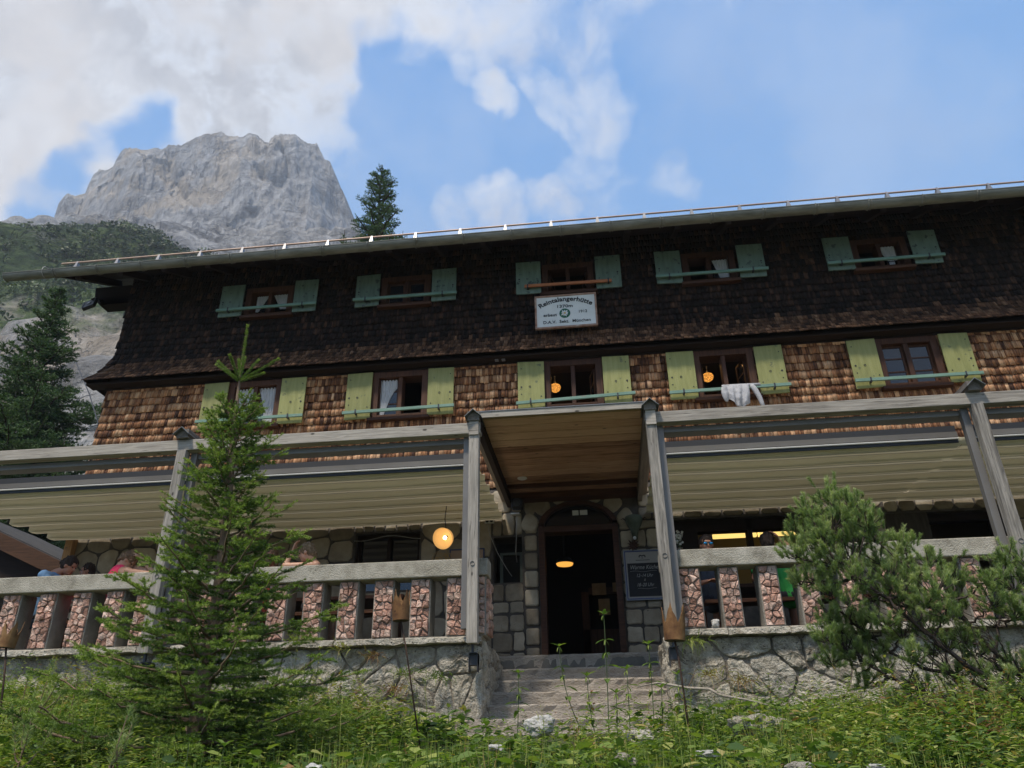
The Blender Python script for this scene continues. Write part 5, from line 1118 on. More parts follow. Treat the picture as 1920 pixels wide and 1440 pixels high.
def person(label, head, face, up, chest, pelvis, armL, armR, skinm, hairm, top, topm, pants, hair='short', s=1., extras=(), handL=None, handR=None):
    """head, chest, pelvis: centres; face: looking direction; arms: (shoulder, elbow, wrist)"""
    pelvis = Vector(pelvis); head = Vector(head); chest = Vector(chest); face = Vector(face).normalized(); up = Vector(up); up = (up-face*up.dot(face)).normalized(); lat = face.cross(up)
    r = empty('person', (pelvis.x, pelvis.y, ZF), label, 'person')
    R_ = Matrix((lat, face, up)).transposed(); H = lambda x, y, z: head+R_ @ Vector((x, y, z))*s
    sh_ = [ell(H(0, -.012, .025), (.074*s, .092*s, .095*s), R_), ell(H(0, .018, -.035), (.058*s, .066*s, .075*s), R_), rcone(H(0, .083, .01), .010*s, H(0, .100, -.022), .0125*s, 8), ell(H(0, .055, -.085), (.028*s, .026*s, .022*s), R_),
           ell(H(0, .078, -.055), (.022*s, .012*s, .009*s), R_), ell(H(.076, -.005, -.01), (.010*s, .019*s, .030*s), R_), ell(H(-.076, -.005, -.01), (.010*s, .019*s, .030*s), R_), ell(H(0, .070, .035), (.050*s, .016*s, .012*s), R_),
           rcone(H(0, -.03, -.06), .054*s, chest+Vector((0, 0, .10*s)), .062*s)]
    sl, sr_ = Vector(armL[0]), Vector(armR[0])
    sh_ += [rcone(sl, .062*s, chest, .10*s), rcone(sr_, .062*s, chest, .10*s), rcone(chest, .115*s, chest*.5+pelvis*.5, .12*s), rcone(chest*.5+pelvis*.5, .12*s, pelvis, .15*s)]
    fl_ = Vector((face.x, face.y, 0)).normalized(); fwd = -fl_ if False else Vector((0, 1, 0)) if abs(face.y) < .5 else fl_
    fwd = Vector((0, 1, 0))          # legs go under the table
    sd_ = Vector((1, 0, 0))
    for q_ in (-1, 1):
        hp = pelvis+sd_*.09*q_*s; kn = hp+fwd*.40*s+Vector((0, 0, .0)); an = kn+Vector((0, 0, ZF+.08-kn.z))+fwd*.03
        sh_ += [rcone(hp, .085*s, kn, .058*s), rcone(kn, .055*s, an, .038*s), rcone(an+Vector((0, -.03, -.035)), .034*s, an+fwd*.15+Vector((0, 0, -.045)), .028*s)]
    for (a, b, c), hd in ((armL, handL), (armR, handR)):
        a, b, c = Vector(a), Vector(b), Vector(c); sh_ += [rcone(a, .050*s, b, .037*s), rcone(b, .038*s, c, .025*s)]
        sh_ += hand(c, *(hd or ((c-b), (0, 0, -1))), s=s)
    fuse('body', sh_, .0085, skinm, r, 3)
    for q_ in (-1, 1): 
        V, F = ell(H(q_*.030, .074, .008), (.012*s, .008*s, .007*s), R_, 8); MB().add(V, F).mk('eye', M['black'], r, smooth=True)
    V, F = ell(H(0, .089, -.054), (.020*s, .005*s, .005*s), R_, 8); MB().add(V, F).mk('lips', plain('lips', (.30, .09, .07)), r, smooth=True)
    # hair
    hs = [ell(H(0, -.026, .042), (.089*s, .099*s, .096*s), R_), ell(H(0, -.055, -.005), (.080*s, .068*s, .082*s), R_)]
    if hair == 'bun': hs += [ell(H(0, -.135, .0), (.036*s, .034*s, .036*s), R_), rcone(H(0, -.09, .02), .04*s, H(0, -.13, .0), .025*s)]
    if hair == 'long': hs += [rcone(H(.05, -.05, 0), .045*s, H(.07, -.04, -.20), .03*s), rcone(H(-.05, -.05, 0), .045*s, H(-.07, -.04, -.20), .03*s), rcone(H(0, -.08, 0), .06*s, H(0, -.08, -.2), .04*s)]
    if hair == 'wavy': hs += [ell(H(0, -.09, -.03), (.06*s, .05*s, .06*s), R_), ell(H(.02, -.08, -.08), (.04*s, .03*s, .04*s), R_)]
    fuse('hair', hs, .008, hairm, r, 2, .011, 3.)
    # clothes: the same trunk a little wider
    cl = []
    if top == 'tee': cl = [rcone(sl, .074*s, sl+(Vector(armL[1])-sl)*.55, .062*s), rcone(sr_, .074*s, sr_+(Vector(armR[1])-sr_)*.55, .062*s)]
    if top in ('tee', 'vest'):
        rr_ = .070 if top == 'tee' else .050
        k_ = 1. if top == 'tee' else .62
        cl += [rcone(chest+(sl-chest)*k_, rr_*s, chest, .112*s), rcone(chest+(sr_-chest)*k_, rr_*s, chest, .112*s), rcone(chest, .126*s, chest*.5+pelvis*.5, .132*s), rcone(chest*.5+pelvis*.5, .132*s, pelvis, .160*s)]
    fuse('shirt', cl, .011, topm, r, 3, .004, 9.)
    lg = [ell(pelvis, (.17*s, .16*s, .13*s))]
    for q_ in (-1, 1): hp = pelvis+sd_*.09*q_*s; lg.append(rcone(hp, .096*s, hp+fwd*.38*s, .070*s))
    fuse('trousers', lg, .014, pants, r, 3)
    for f in extras: f(r, H, R_)
    return r
hd_ = mat('dark_brown_hair', [(.3, (.012, .008, .006)), (.7, (.04, .024, .016))], 40, stretch=(1, 1, 4)); hb_ = mat('ash_blond_hair', [(.3, (.08, .05, .028)), (.55, (.22, .15, .085)), (.8, (.46, .35, .22))], 26, stretch=(1, 3, 1), bump=.6); hbb = mat('light_brown_hair', [(.3, (.08, .045, .025)), (.7, (.26, .16, .09))], 30)
def cloth(n, c): return mat(n, [(.3, tuple(x*.85 for x in c)), (.7, c)], 6, bump=.2, bscale=12)
CL = dict(blue=cloth('blue_jersey', (.10, .20, .34)), pink=cloth('neon_pink_jersey', (.95, .06, .14)), red=cloth('coral_jersey', (.55, .10, .06)), green=cloth('green_jersey', (.05, .38, .08)), dark=cloth('dark_trousers', (.03, .03, .04)), teal=cloth('grey_jersey', (.06, .07, .09)), rose=cloth('patterned_rose', (.55, .33, .28)))
Y1 = 9.52
def P(x, y, Y=Y1): return at(x, y, Y)
# woman in blue, bun
h = P(131, 1062)
person('woman with dark hair bun and light blue shirt behind the left rail', h, (.86, -.05, -.42), (.45, 0, .9), (h.x-.19, Y1, h.z-.19), (h.x-.28, Y1+.03, 1.85), ((h.x-.21, Y1-.17, h.z-.15), (h.x+.02, Y1-.12, h.z-.42), (h.x+.22, Y1+.05, h.z-.38)), ((h.x-.21, Y1+.17, h.z-.15), (h.x+.05, Y1+.25, h.z-.40), (h.x+.25, Y1+.2, h.z-.36)), SK2, hd_, 'tee', CL['blue'], CL['dark'], 'bun')
h = P(163, 1071, 9.85)
person('dark haired child low behind the rail between woman in blue and woman in pink', h, (-.8, -.5, -.1), (0, 0, 1), (h.x+.03, 9.88, h.z-.26), (h.x+.05, 9.9, 1.80), ((h.x-.11, 9.85, h.z-.22), (h.x-.15, 9.80, h.z-.42), (h.x-.03, 9.72, h.z-.44)), ((h.x+.15, 9.85, h.z-.22), (h.x+.18, 9.8, h.z-.42), (h.x+.06, 9.72, h.z-.44)), SK2, hd_, 'tee', CL['dark'], CL['dark'], 'short', .85)
# woman in pink leaning, hand on the head
h = P(243, 1051)
el = P(281, 1071, 9.42); wr = P(262, 1046, 9.45)
person('woman in a neon pink vest leaning forward with one hand on her blond hair', h, (.55, .10, -.80), (.8, 0, .6), (h.x-.10, Y1, h.z-.17), (h.x-.36, Y1+.04, 1.86), (P(240, 1072, 9.43), P(283, 1077, 9.38), P(300, 1078, 9.5)), (P(228, 1060, 9.68), (el.x, 9.50, el.z), (wr.x, 9.48, wr.z)), SK1, hbb, 'vest', CL['pink'], CL['dark'], 'wavy', handR=((-.75, .0, .62), (-.5, 0, -.8)))
h = P(508, 1046, 9.85)
person('person in red top facing the camera half hidden behind the young spruce', h, (.1, -1, -.15), (0, 0, 1), (h.x, 9.9, h.z-.27), (h.x, 9.95, 1.82), ((h.x-.17, 9.9, h.z-.24), (h.x-.22, 9.75, h.z-.45), (h.x-.08, 9.62, h.z-.36)), ((h.x+.17, 9.9, h.z-.24), (h.x+.22, 9.75, h.z-.45), (h.x+.05, 9.62, h.z-.40)), SK2, hbb, 'tee', CL['red'], CL['dark'], 'long')
# blond person resting the forehead on the raised hand
h = P(574, 1037, 9.46)
def watch(r, H, R_):
    a = P(548, 1035, 9.40)
    MB().tube([a+Vector((.033*math.cos(t), .033*math.sin(t), .006*math.cos(t))) for t in np.linspace(0, 2*math.pi, 14)], .008, 6).mk('wrist_watch', M['white'], r)
person('blond person with watch resting head on the raised left hand over the concrete rail', h, (-.93, -.12, -.28), (-.25, 0, .95), (h.x+.10, 9.50, h.z-.23), (h.x+.16, 9.55, 1.86), (P(592, 1060, 9.40), P(534, 1061, 9.34), P(549, 1033, 9.40)), (P(590, 1062, 9.62), (h.x+.05, 9.55, 2.28), (h.x-.14, 9.45, 2.26)), SK1, hb_, 'vest', CL['rose'], CL['dark'], 'wavy', extras=(watch,), handL=((.25, .1, .95), (1, .1, -.1)))
# man with mirrored sunglasses
h = P(1325, 1022, 9.75)
def shades(r, H, R_):
    gm = plain('mirror_blue', (.05, .30, .55), .08, .9)
    for q_ in (-1, 1): V, F = ell(H(q_*.033, .084, .012), (.027, .008, .018), R_, 12); MB().add(V, F).mk('sunglass_lens', gm, r, smooth=True)
    MB().tube([H(-.076, .02, .018), H(-.06, .078, .016), H(0, .094, .018), H(.06, .078, .016), H(.076, .02, .018)], .004, 5).mk('sunglass_frame', M['black'], r)
person('man with mirrored blue sunglasses behind the right rail by the kitchen window', h, (.12, -1, -.12), (0, 0, 1), (h.x, 9.8, h.z-.27), (h.x, 9.85, 1.83), ((h.x-.19, 9.8, h.z-.24), (h.x-.24, 9.7, h.z-.5), (h.x-.06, 9.6, h.z-.48)), ((h.x+.19, 9.8, h.z-.24), (h.x+.24, 9.7, h.z-.5), (h.x+.06, 9.6, h.z-.48)), SK2, hd_, 'tee', CL['teal'], CL['dark'], 'short', extras=(shades,))
h = P(1440, 1019, 9.8)
person('dark haired person in a bright green shirt behind the right balustrade', h, (.3, .95, -.1), (0, 0, 1), (h.x+.06, 9.75, h.z-.25), (h.x+.16, 9.78, 1.84), (P(1420, 1050, 9.75), P(1415, 1085, 9.8), P(1430, 1095, 9.9)), ((h.x+.22, 9.75, h.z-.24), (h.x+.25, 9.72, h.z-.10), (h.x+.13, 9.72, h.z+.03)), SK2, hd_, 'tee', CL['green'], CL['dark'], 'short', handR=((-.6, 0, .7), (-1, 0, 0)))
# ================================================================ VEGETATION
def nz(v): return v/np.maximum(np.linalg.norm(v, axis=-1, keepdims=True), 1e-9)
def needles(A, D, L, rs, per_m, nl, nw, fwd=.9, tint=None, flat=0.):
    """A twig starts, D unit directions, L lengths; returns V,F,tint of one triangle per needle"""
    cnt = np.maximum(3, (L*per_m).astype(int)); idx = np.repeat(np.arange(len(A)), cnt); n = len(idx)
    u = rs.rand(n); d = D[idx]; r = nz(rs.randn(n, 3)); pr = nz(r-d*(r*d).sum(1, keepdims=True))
    if flat: pr[:, 2] = pr[:, 2]*(1-flat)+.12*flat; pr = nz(pr)
    dr = nz(d*fwd+pr); p = A[idx]+d*(u*L[idx])[:, None]; ln = nl*(.75+.5*rs.rand(n))*(1-.25*(u > .9)); sd_ = nz(np.cross(dr, rs.randn(n, 3)))*nw/2
    V = np.stack([p-sd_, p+sd_, p+dr*ln[:, None]], 1).reshape(-1, 3); F = np.arange(n*3).reshape(-1, 3)
    tt = (np.zeros(len(A)) if tint is None else tint)[idx]+.14*(rs.rand(n)-.5)+.10*(u-.5)
    return V, F, np.repeat(tt, 3)
def tubes(paths, m, name, parent, n=5):
    V = []; F = []; k = 0
    for P_, R_ in paths:
        P_ = np.asarray(P_, float); T = np.gradient(P_, axis=0); T = nz(T); ref = np.array([.31, .17, .93]); U = nz(np.cross(T, ref)); Wv = np.cross(T, U)
        a = np.arange(n)*2*math.pi/n; ring = P_[:, None]+np.asarray(R_)[:, None, None]*(np.cos(a)[None, :, None]*U[:, None]+np.sin(a)[None, :, None]*Wv[:, None])
        V.append(ring.reshape(-1, 3)); q = len(P_); i, j = np.meshgrid(np.arange(q-1), np.arange(n), indexing='ij'); b = (i*n+j).ravel(); c = (i*n+(j+1) % n).ravel(); F.append(np.stack([b, c, c+n, b+n], 1)+k); k += q*n
    V = np.concatenate(V)-np.array(base_loc(parent)); return link(name, npmesh(name, V, np.concatenate(F), m, True), parent)
def spruce(base, H, R, label, seed, nb=110, tw=.16, nl=.016, nw=.004, per_m=330, m=None, dense=1., leader=.35, profile=None, lean=(0, 0), group=None, low=.03, young=True, side=.07, updown=(50, -12), tmax=.93, sub=.42, droop=.10):
    rs = np.random.RandomState(seed); m = m or M['spruce']; r = empty('spruce_tree', base, label, 'tree', group); base = np.array(base, float)
    ax = lambda t: base+np.array([lean[0]*t+.012*H*math.sin(t*5), lean[1]*t, H*t])
    ts = np.linspace(0, 1, 24); tubes([(np.array([ax(t) for t in ts]), np.interp(ts, [0, .4, .7, .84, .86, 1], [.068, .044, .028, .013, .006, .004]) if young else .011*H*(1-ts)**.9+.0006*H)], M['bark'] if young else M['darkbark'], 'trunk', r, 9)
    prof = profile or (lambda t: (1-t)**.75); A = []; D = []; L = []; TI = []; bp = []
    for i in range(nb):
        t = low+(tmax-low)*((i+rs.rand()*.8)/nb)**.95; t = min(t, tmax)
        Lb = R*prof(t)*(.72+.42*rs.rand()); az = i*2.39996+rs.rand()*.7; el = rad(updown[1]+(updown[0]-updown[1])*t**1.2+10*(rs.rand()-.5)); h = np.array([math.cos(az), math.sin(az), 0.]); up = np.array([0, 0, 1.])
        s = np.linspace(0, 1, 12); sag = (-.18*s+.30*s*s)*(1-t)
        Pb = ax(t)+Lb*(s[:, None]*(h*math.cos(el))+(s*math.sin(el)+sag)[:, None]*up); Pb[1:-1] += rs.randn(10, 3)*.008*Lb
        bp.append((Pb, np.linspace(.014, .003, 12)*H/4*(.5+.7*Lb/R)))
        nt = int(max(4, Lb/side*1.0*dense)); base_t = .12+.55*rs.rand()*0+.28*(1-t)*0
        for j in range(nt):
            q = .10+.90*(j+rs.rand()*.6)/nt; q = min(q, 1.); k = q*11; k0 = min(int(k), 10); p = Pb[k0]+(Pb[k0+1]-Pb[k0])*(k-k0); dr = nz(Pb[k0+1]-Pb[k0])
            for sg in (-1, 1):
                if rs.rand() < .08: continue
                lat = np.cross(dr, up)*sg; ang = rad(48+14*rs.rand()); d = nz(dr*math.cos(ang)+lat*math.sin(ang)+up*(rs.randn()*.10-droop*(1-t)))
                l = min(tw*(.6+.6*rs.rand())*(1.25-.75*q)*(.45+.8*Lb/R)*1.9, Lb*.55)
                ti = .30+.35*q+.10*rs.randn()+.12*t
                # spread sub twigs so that long side shoots become fans
                ns_ = max(1, int(l/(tw*sub)))
                A.append(p); D.append(d); L.append(l); TI.append(ti)
                for e in range(ns_):
                    f_ = (e+.6)/(ns_+.4); pp = p+d*l*f_
                    for s2 in (-1, 1):
                        d2 = nz(d*math.cos(.85)+np.cross(d, up)*s2*math.sin(.85)+up*rs.randn()*.12); A.append(pp); D.append(d2); L.append(l*(1-f_*.7)*.55*(.7+.6*rs.rand())); TI.append(ti+.10+.12*f_)
        A.append(Pb[8]); v = Pb[11]-Pb[8]; D.append(nz(v)); L.append(np.linalg.norm(v)+tw*.3); TI.append(.78+.1*rs.randn())
        A.append(Pb[3]); v = Pb[8]-Pb[3]; D.append(nz(v)); L.append(np.linalg.norm(v)); TI.append(.4)
    if young:                      # naked leader with its whorl of stiff young shoots
        top = ax(1.); t0 = ax(1-leader/H)
        for _ in range(3): A.append(t0); D.append(nz(top-t0)); L.append(leader*1.0); TI.append(.62)
        for _ in range(4): A.append(top-np.array([0, 0, .03])); D.append(np.array([0, 0, 1.])); L.append(.035); TI.append(.95)
        A.append(ax(.82)); D.append(nz(t0-ax(.82))); L.append(np.linalg.norm(t0-ax(.82))*.3); TI.append(.4)
        for k, (az, e, l) in enumerate([(2.9, 38, .27), (3.4, 42, .20), (.15, 36, .28), (.6, 62, .20), (2.4, 68, .20), (1.9, 74, .21), (-.3, 5, .19), (4.5, 45, .18)]):
            d = np.array([math.cos(az)*math.cos(rad(e)), math.sin(az)*math.cos(rad(e)), math.sin(rad(e))]); A += [t0]*3; D += [d]*3; L += [l*leader/.42]*3; TI += [.58]*3; A += [t0+d*(l*leader/.42-.02)]*3; D += [d]*3; L += [.03]*3; TI += [.95]*3; bp.append((np.array([t0+d*l*1.4*q for q in np.linspace(0, 1, 12)]), np.full(12, .004)))
    A, D, L, TI = np.array(A), np.array(D), np.array(L), np.array(TI)
    V, F, T = needles(A, D, L, rs, per_m, nl, nw, .85, TI)
    # short woody twigs carry the needles
    bb = []; o = tubes(bp, M['bark'] if young else M['darkbark'], 'branches', r, 4); props(o, kind='stuff')
    cr = link('crown', npmesh('crown', V-base, F, m, False, T), r); cr['kind'] = 'stuff'
    print(label, 'needles', len(F)); return r
bx = at(340, 1440, 6.0)
spruce((-3.13, 6.0, float(gz(-3.13, 6.0))-.1), 3.84+.12+.02, 1.02, 'young green spruce with bare leader standing left in front of the retaining wall', 4, nb=116, tw=.125, nl=.024, nw=.0068, per_m=560, leader=.60,
       profile=lambda t: np.interp(t, [0, .16, .3, .4, .5, .6, .7, .77], [1.25, 1.2, .92, .74, .50, .46, .36, .28]), lean=(-.05, 0), dense=.85, side=.115, tmax=.775, sub=.8, droop=.12, updown=(50, 2))
FS = dict(m=None, young=False, leader=.1, tmax=.985)
spruce((-19.3, 22, 1.0), 15.4, 3.1, 'tall dark conifer with loose branches left of the hut', 9, nb=165, tw=.46, nl=.085, nw=.032, per_m=100, dense=1.0, side=.28, profile=lambda t: np.interp(t, [0, .3, .5, .6, .72, .85, 1], [.9, 1., .95, .8, .52, .28, .05]), low=.12, **{**FS, 'm': M['sprucefar']}, updown=(35, -8))
spruce((-11.1, 34, 2.5), 29.8, 2.75, 'dark spruce rising behind the hut roof beside the cliff', 12, nb=140, tw=.45, nl=.10, nw=.036, per_m=60, dense=.8, side=.32, profile=lambda t: np.interp(t, [0, .3, .62, .8, .86, .92, .97, 1], [1.0, 1., .85, .66, .48, .40, .22, .05]), low=.3, **{**FS, 'm': M['sprucefar']}, updown=(30, -12))
for (px, py, D, H, R, l, sd_) in ((655, 430, 36, 24, 2.0, 'small spruce tip just left of the spruce behind the roof', 31), (764, 432, 38, 25, 2.0, 'small spruce tip just right of the spruce behind the roof', 33)):
    t = at(px, py, D); spruce((t.x, D, t.z-H), H, R, l, sd_, nb=60, tw=.5, nl=.10, nw=.04, per_m=30, dense=.5, side=.4, low=.45, **{**FS, 'm': M['sprucefar']}, group='spruce tips behind the roof')
for (px, py, D, H, R, l, sd_) in ((20, 955, 30, 10.5, 2.6, 'hazy conifer under the left end of the awning, nearest the picture edge', 41), (88, 985, 26, 6.5, 1.8, 'smaller hazy conifer below the left end of the awning', 43), (60, 900, 44, 14, 3., 'farther hazy conifer beyond the left end of the terrace', 45), (-60, 800, 34, 18, 3.4, 'dark conifer at the far left edge beside the tall one', 47), (150, 870, 40, 12, 2.8, 'farther conifer between the tall one and the hut corner', 48)):
    t = at(px, py, D); spruce((t.x, D, t.z-H), H, R, l, sd_, nb=60, tw=.5, nl=.11, nw=.04, per_m=32, dense=.5, side=.4, low=.05, **{**FS, 'm': M['sprucefar']}, group='conifers beyond the terrace')
for (px, py, D, H, R, l, sd_) in ():
    pass
# dwarf pine cover on the hillside
def hill_bushes():
    rs = np.random.RandomState(2); n = 20000; i = rs.randint(0, HP.shape[0]-1, n); j = (HP.shape[1]*(.25+.74*rs.rand(n)**.8)).astype(int).clip(0, HP.shape[1]-2); p = HP[i, j]+rs.randn(n, 3)*.8
    zc = 84+rs.randn(n)*5-20*fbm(p*.02, 2); keep = (p[:, 2] > zc) & (fbm(p*.045+9, 3) > -.28); p = p[keep]; n = len(p)
    k = 26; d = nz(rs.randn(n, k, 3)*np.array([1, 1, .8])); d[..., 2] = np.abs(d[..., 2]); sz = (.6+1.5*rs.rand(n)**2)[:, None, None]; c = p[:, None]+d*sz*np.array([1.15, 1., .75]); a = nz(rs.randn(n, k, 3))*sz*.34; b = nz(np.cross(a, d))*sz*.34
    V = np.stack([c-a, c+a, c+b*1.1+d*sz*.15], 2).reshape(-1, 3); T = np.repeat((.35+.35*d[..., 2]+.2*rs.rand(n, k)+.28*fbm(p*.03, 3)[:, None]+.22*rs.randn(n)[:, None]).ravel(), 3)
    o = link('dwarf_pine_scrub', npmesh('dwarf_pine_scrub', V, np.arange(len(V)).reshape(-1, 3), foliage('scrub_leaves', [(0., (.012, .024, .012)), (.5, (.032, .055, .02)), (1., (.10, .14, .045))], .1), False, T)); props(o, 'dark green dwarf pine scrub covering the shoulder under the cliff', 'scrub', kind='stuff')
hill_bushes()
# ---- mountain pine shrub at the right: stems sweep up and left from a root beyond the frame
def mugo():
    rs = np.random.RandomState(21); root = at(1985, 1400, 7.1); root.z = float(gz(root.x, 7.1))
    r = empty('mountain_pine', root, 'sprawling dark green mountain pine shrub in front of the right balustrade', 'shrub'); root = np.array(root)
    # tip clusters: pixel, radius in pixels
    CLS = [(1555, 930, 28), (1515, 960, 30), (1600, 950, 32), (1500, 1000, 30), (1560, 990, 42), (1625, 985, 30), (1640, 1010, 20), (1490, 1040, 22), (1530, 1045, 30), (1590, 1040, 26), (1650, 1050, 28), (1690, 1030, 34), (1670, 1085, 34), (1715, 1080, 36), (1740, 1055, 18),
           (1520, 1085, 28), (1555, 1110, 30), (1600, 1085, 26), (1560, 1160, 24), (1590, 1130, 20), (1640, 1120, 26), (1700, 1130, 30), (1750, 1110, 34), (1790, 1085, 24), (1770, 1150, 30), (1800, 1120, 24), (1545, 1195, 22), (1585, 1215, 30), (1560, 1240, 24), (1625, 1190, 26), (1660, 1170, 22),
           (1640, 1225, 26), (1690, 1190, 26), (1720, 1230, 20), (1775, 1215, 28), (1810, 1200, 22), (1850, 1085, 30), (1885, 1050, 24), (1900, 1100, 36), (1935, 1070, 40), (1860, 1130, 20), (1900, 1150, 26), (1940, 1140, 30), (1880, 1290, 24), (1915, 1260, 30), (1860, 1320, 28), (1790, 1330, 26), (1750, 1345, 22), (1820, 1355, 22), (1945, 1320, 34), (1900, 1380, 26), (1620, 1280, 18), (1680, 1330, 14), (1830, 1260, 14), (1500, 1090, 16), (1606, 1165, 18), (1735, 1180, 22), (1830, 1225, 20), (1655, 1260, 18), (1790, 1270, 18), (1725, 1290, 16),
           (1575, 965, 34), (1540, 1015, 34), (1610, 1015, 30), (1565, 1065, 30), (1690, 1105, 30), (1735, 1130, 26), (1610, 1235, 24), (1575, 1180, 24)]
    bp = []; A = []; D = []; L = []; T = []
    trunks = [(np.array(at(1960, 1330, 7.0)), np.array(at(1800, 1240, 6.9)), np.array(at(1680, 1140, 6.9)), np.array(at(1580, 1060, 6.85))), (np.array(at(1960, 1360, 7.2)), np.array(at(1850, 1290, 7.2)), np.array(at(1700, 1240, 7.1)), np.array(at(1600, 1170, 7.1))),
              (np.array(at(1950, 1300, 7.1)), np.array(at(1870, 1230, 7.0)), np.array(at(1800, 1150, 7.0)), np.array(at(1740, 1080, 7.0))), (np.array(at(1980, 1330, 7.3)), np.array(at(1905, 1290, 7.3)), np.array(at(1865, 1240, 7.2)), np.array(at(1880, 1120, 7.2))), (np.array(at(1990, 1400, 6.7)), np.array(at(1880, 1370, 6.6)), np.array(at(1800, 1350, 6.6)), np.array(at(1700, 1300, 6.7))),
              (np.array(at(1990, 1380, 7.0)), np.array(at(1850, 1330, 6.95)), np.array(at(1700, 1290, 7.0)), np.array(at(1580, 1210, 7.1)))]
    nodes = []
    for tr in trunks:
        P_ = np.array([root*1.0]+list(tr)); u = np.linspace(0, 4, 34); Q = np.stack([np.interp(u, range(5), P_[:, c]) for c in range(3)], 1)
        for _ in range(3): Q[1:-1] = (Q[:-2]+2*Q[1:-1]+Q[2:])/4
        Q[1:-1] += rs.randn(32, 3)*.008; bp.append((Q, np.linspace(.030, .009, 34))); nodes.append(Q)
    N_ = np.concatenate([q[6:] for q in nodes])
    for (px, py, pr) in CLS:
        Dp = 6.75+.5*rs.rand(); c = np.array(at(px, py, Dp)); R_ = pr/1442*7.4
        # limb from the nearest lower stem node
        dd = np.linalg.norm(N_-c, axis=1)+.8*np.maximum(0, N_[:, 2]-c[2]+.05)+.5*np.maximum(0, c[0]-N_[:, 0]-.1); o = N_[np.argmin(dd)]; s = np.linspace(0, 1, 10)[:, None]
        Q = o*(1-s)+c*s; Q[:, 2] += -.10*np.linalg.norm(c-o)*np.sin(s[:, 0]*math.pi); Q[1:-1] += rs.randn(8, 3)*.006; bp.append((Q, np.linspace(.011, .005, 10)))
        nt = int(9+R_*R_*900)
        for k in range(nt):
            o2 = c+nz(rs.randn(3))*R_*rs.rand()**.5*np.array([1, 1., .95]); dr = nz(nz(o2-c)*.5+np.array([-.12, -.25, .95])+rs.randn(3)*.25); l = .05+.07*rs.rand()
            A.append(o2); D.append(dr); L.append(l); T.append(.56+.5*(o2[2]-c[2])/R_*.5+.13*rs.randn()+.1)
            if k % 2 == 0:
                s = np.linspace(0, 1, 4)[:, None]; o3 = c+(o2-c)*.15-np.array([0, 0, .03]); Q = o3*(1-s)+(o2+dr*l*.5)*s; bp.append((Q, [.005, .004, .0035, .003]))
    # bare inner twigs
    for k in range(240):
        o = N_[rs.randint(len(N_))]; dr = nz(np.array([-.8, -.1, .7])+rs.randn(3)*.5); l = .12+.3*rs.rand(); s = np.linspace(0, 1, 6)[:, None]; Q = o+dr*l*s+np.array([0, 0, .1*l])*s*s+rs.randn(6, 3)*.006*(s > 0); bp.append((Q, np.linspace(.005, .002, 6)))
        if k % 3 == 0: A.append(Q[-1]); D.append(nz(Q[-1]-Q[-2])); L.append(.05+.04*rs.rand()); T.append(.3+.2*rs.rand())
    # dark inner needles along the limbs
    tubes(bp, M['darkbark'], 'branches', r, 5)['kind'] = 'stuff'
    A, D, L, T = map(np.array, (A, D, L, T)); V, F, TT = needles(A, D, L, rs, 1150, .040, .0042, 1.1, T)
    link('needles', npmesh('needles', V-root, F, M['mugo'], False, TT), r)['kind'] = 'stuff'; print('mugo', len(F))
mugo()
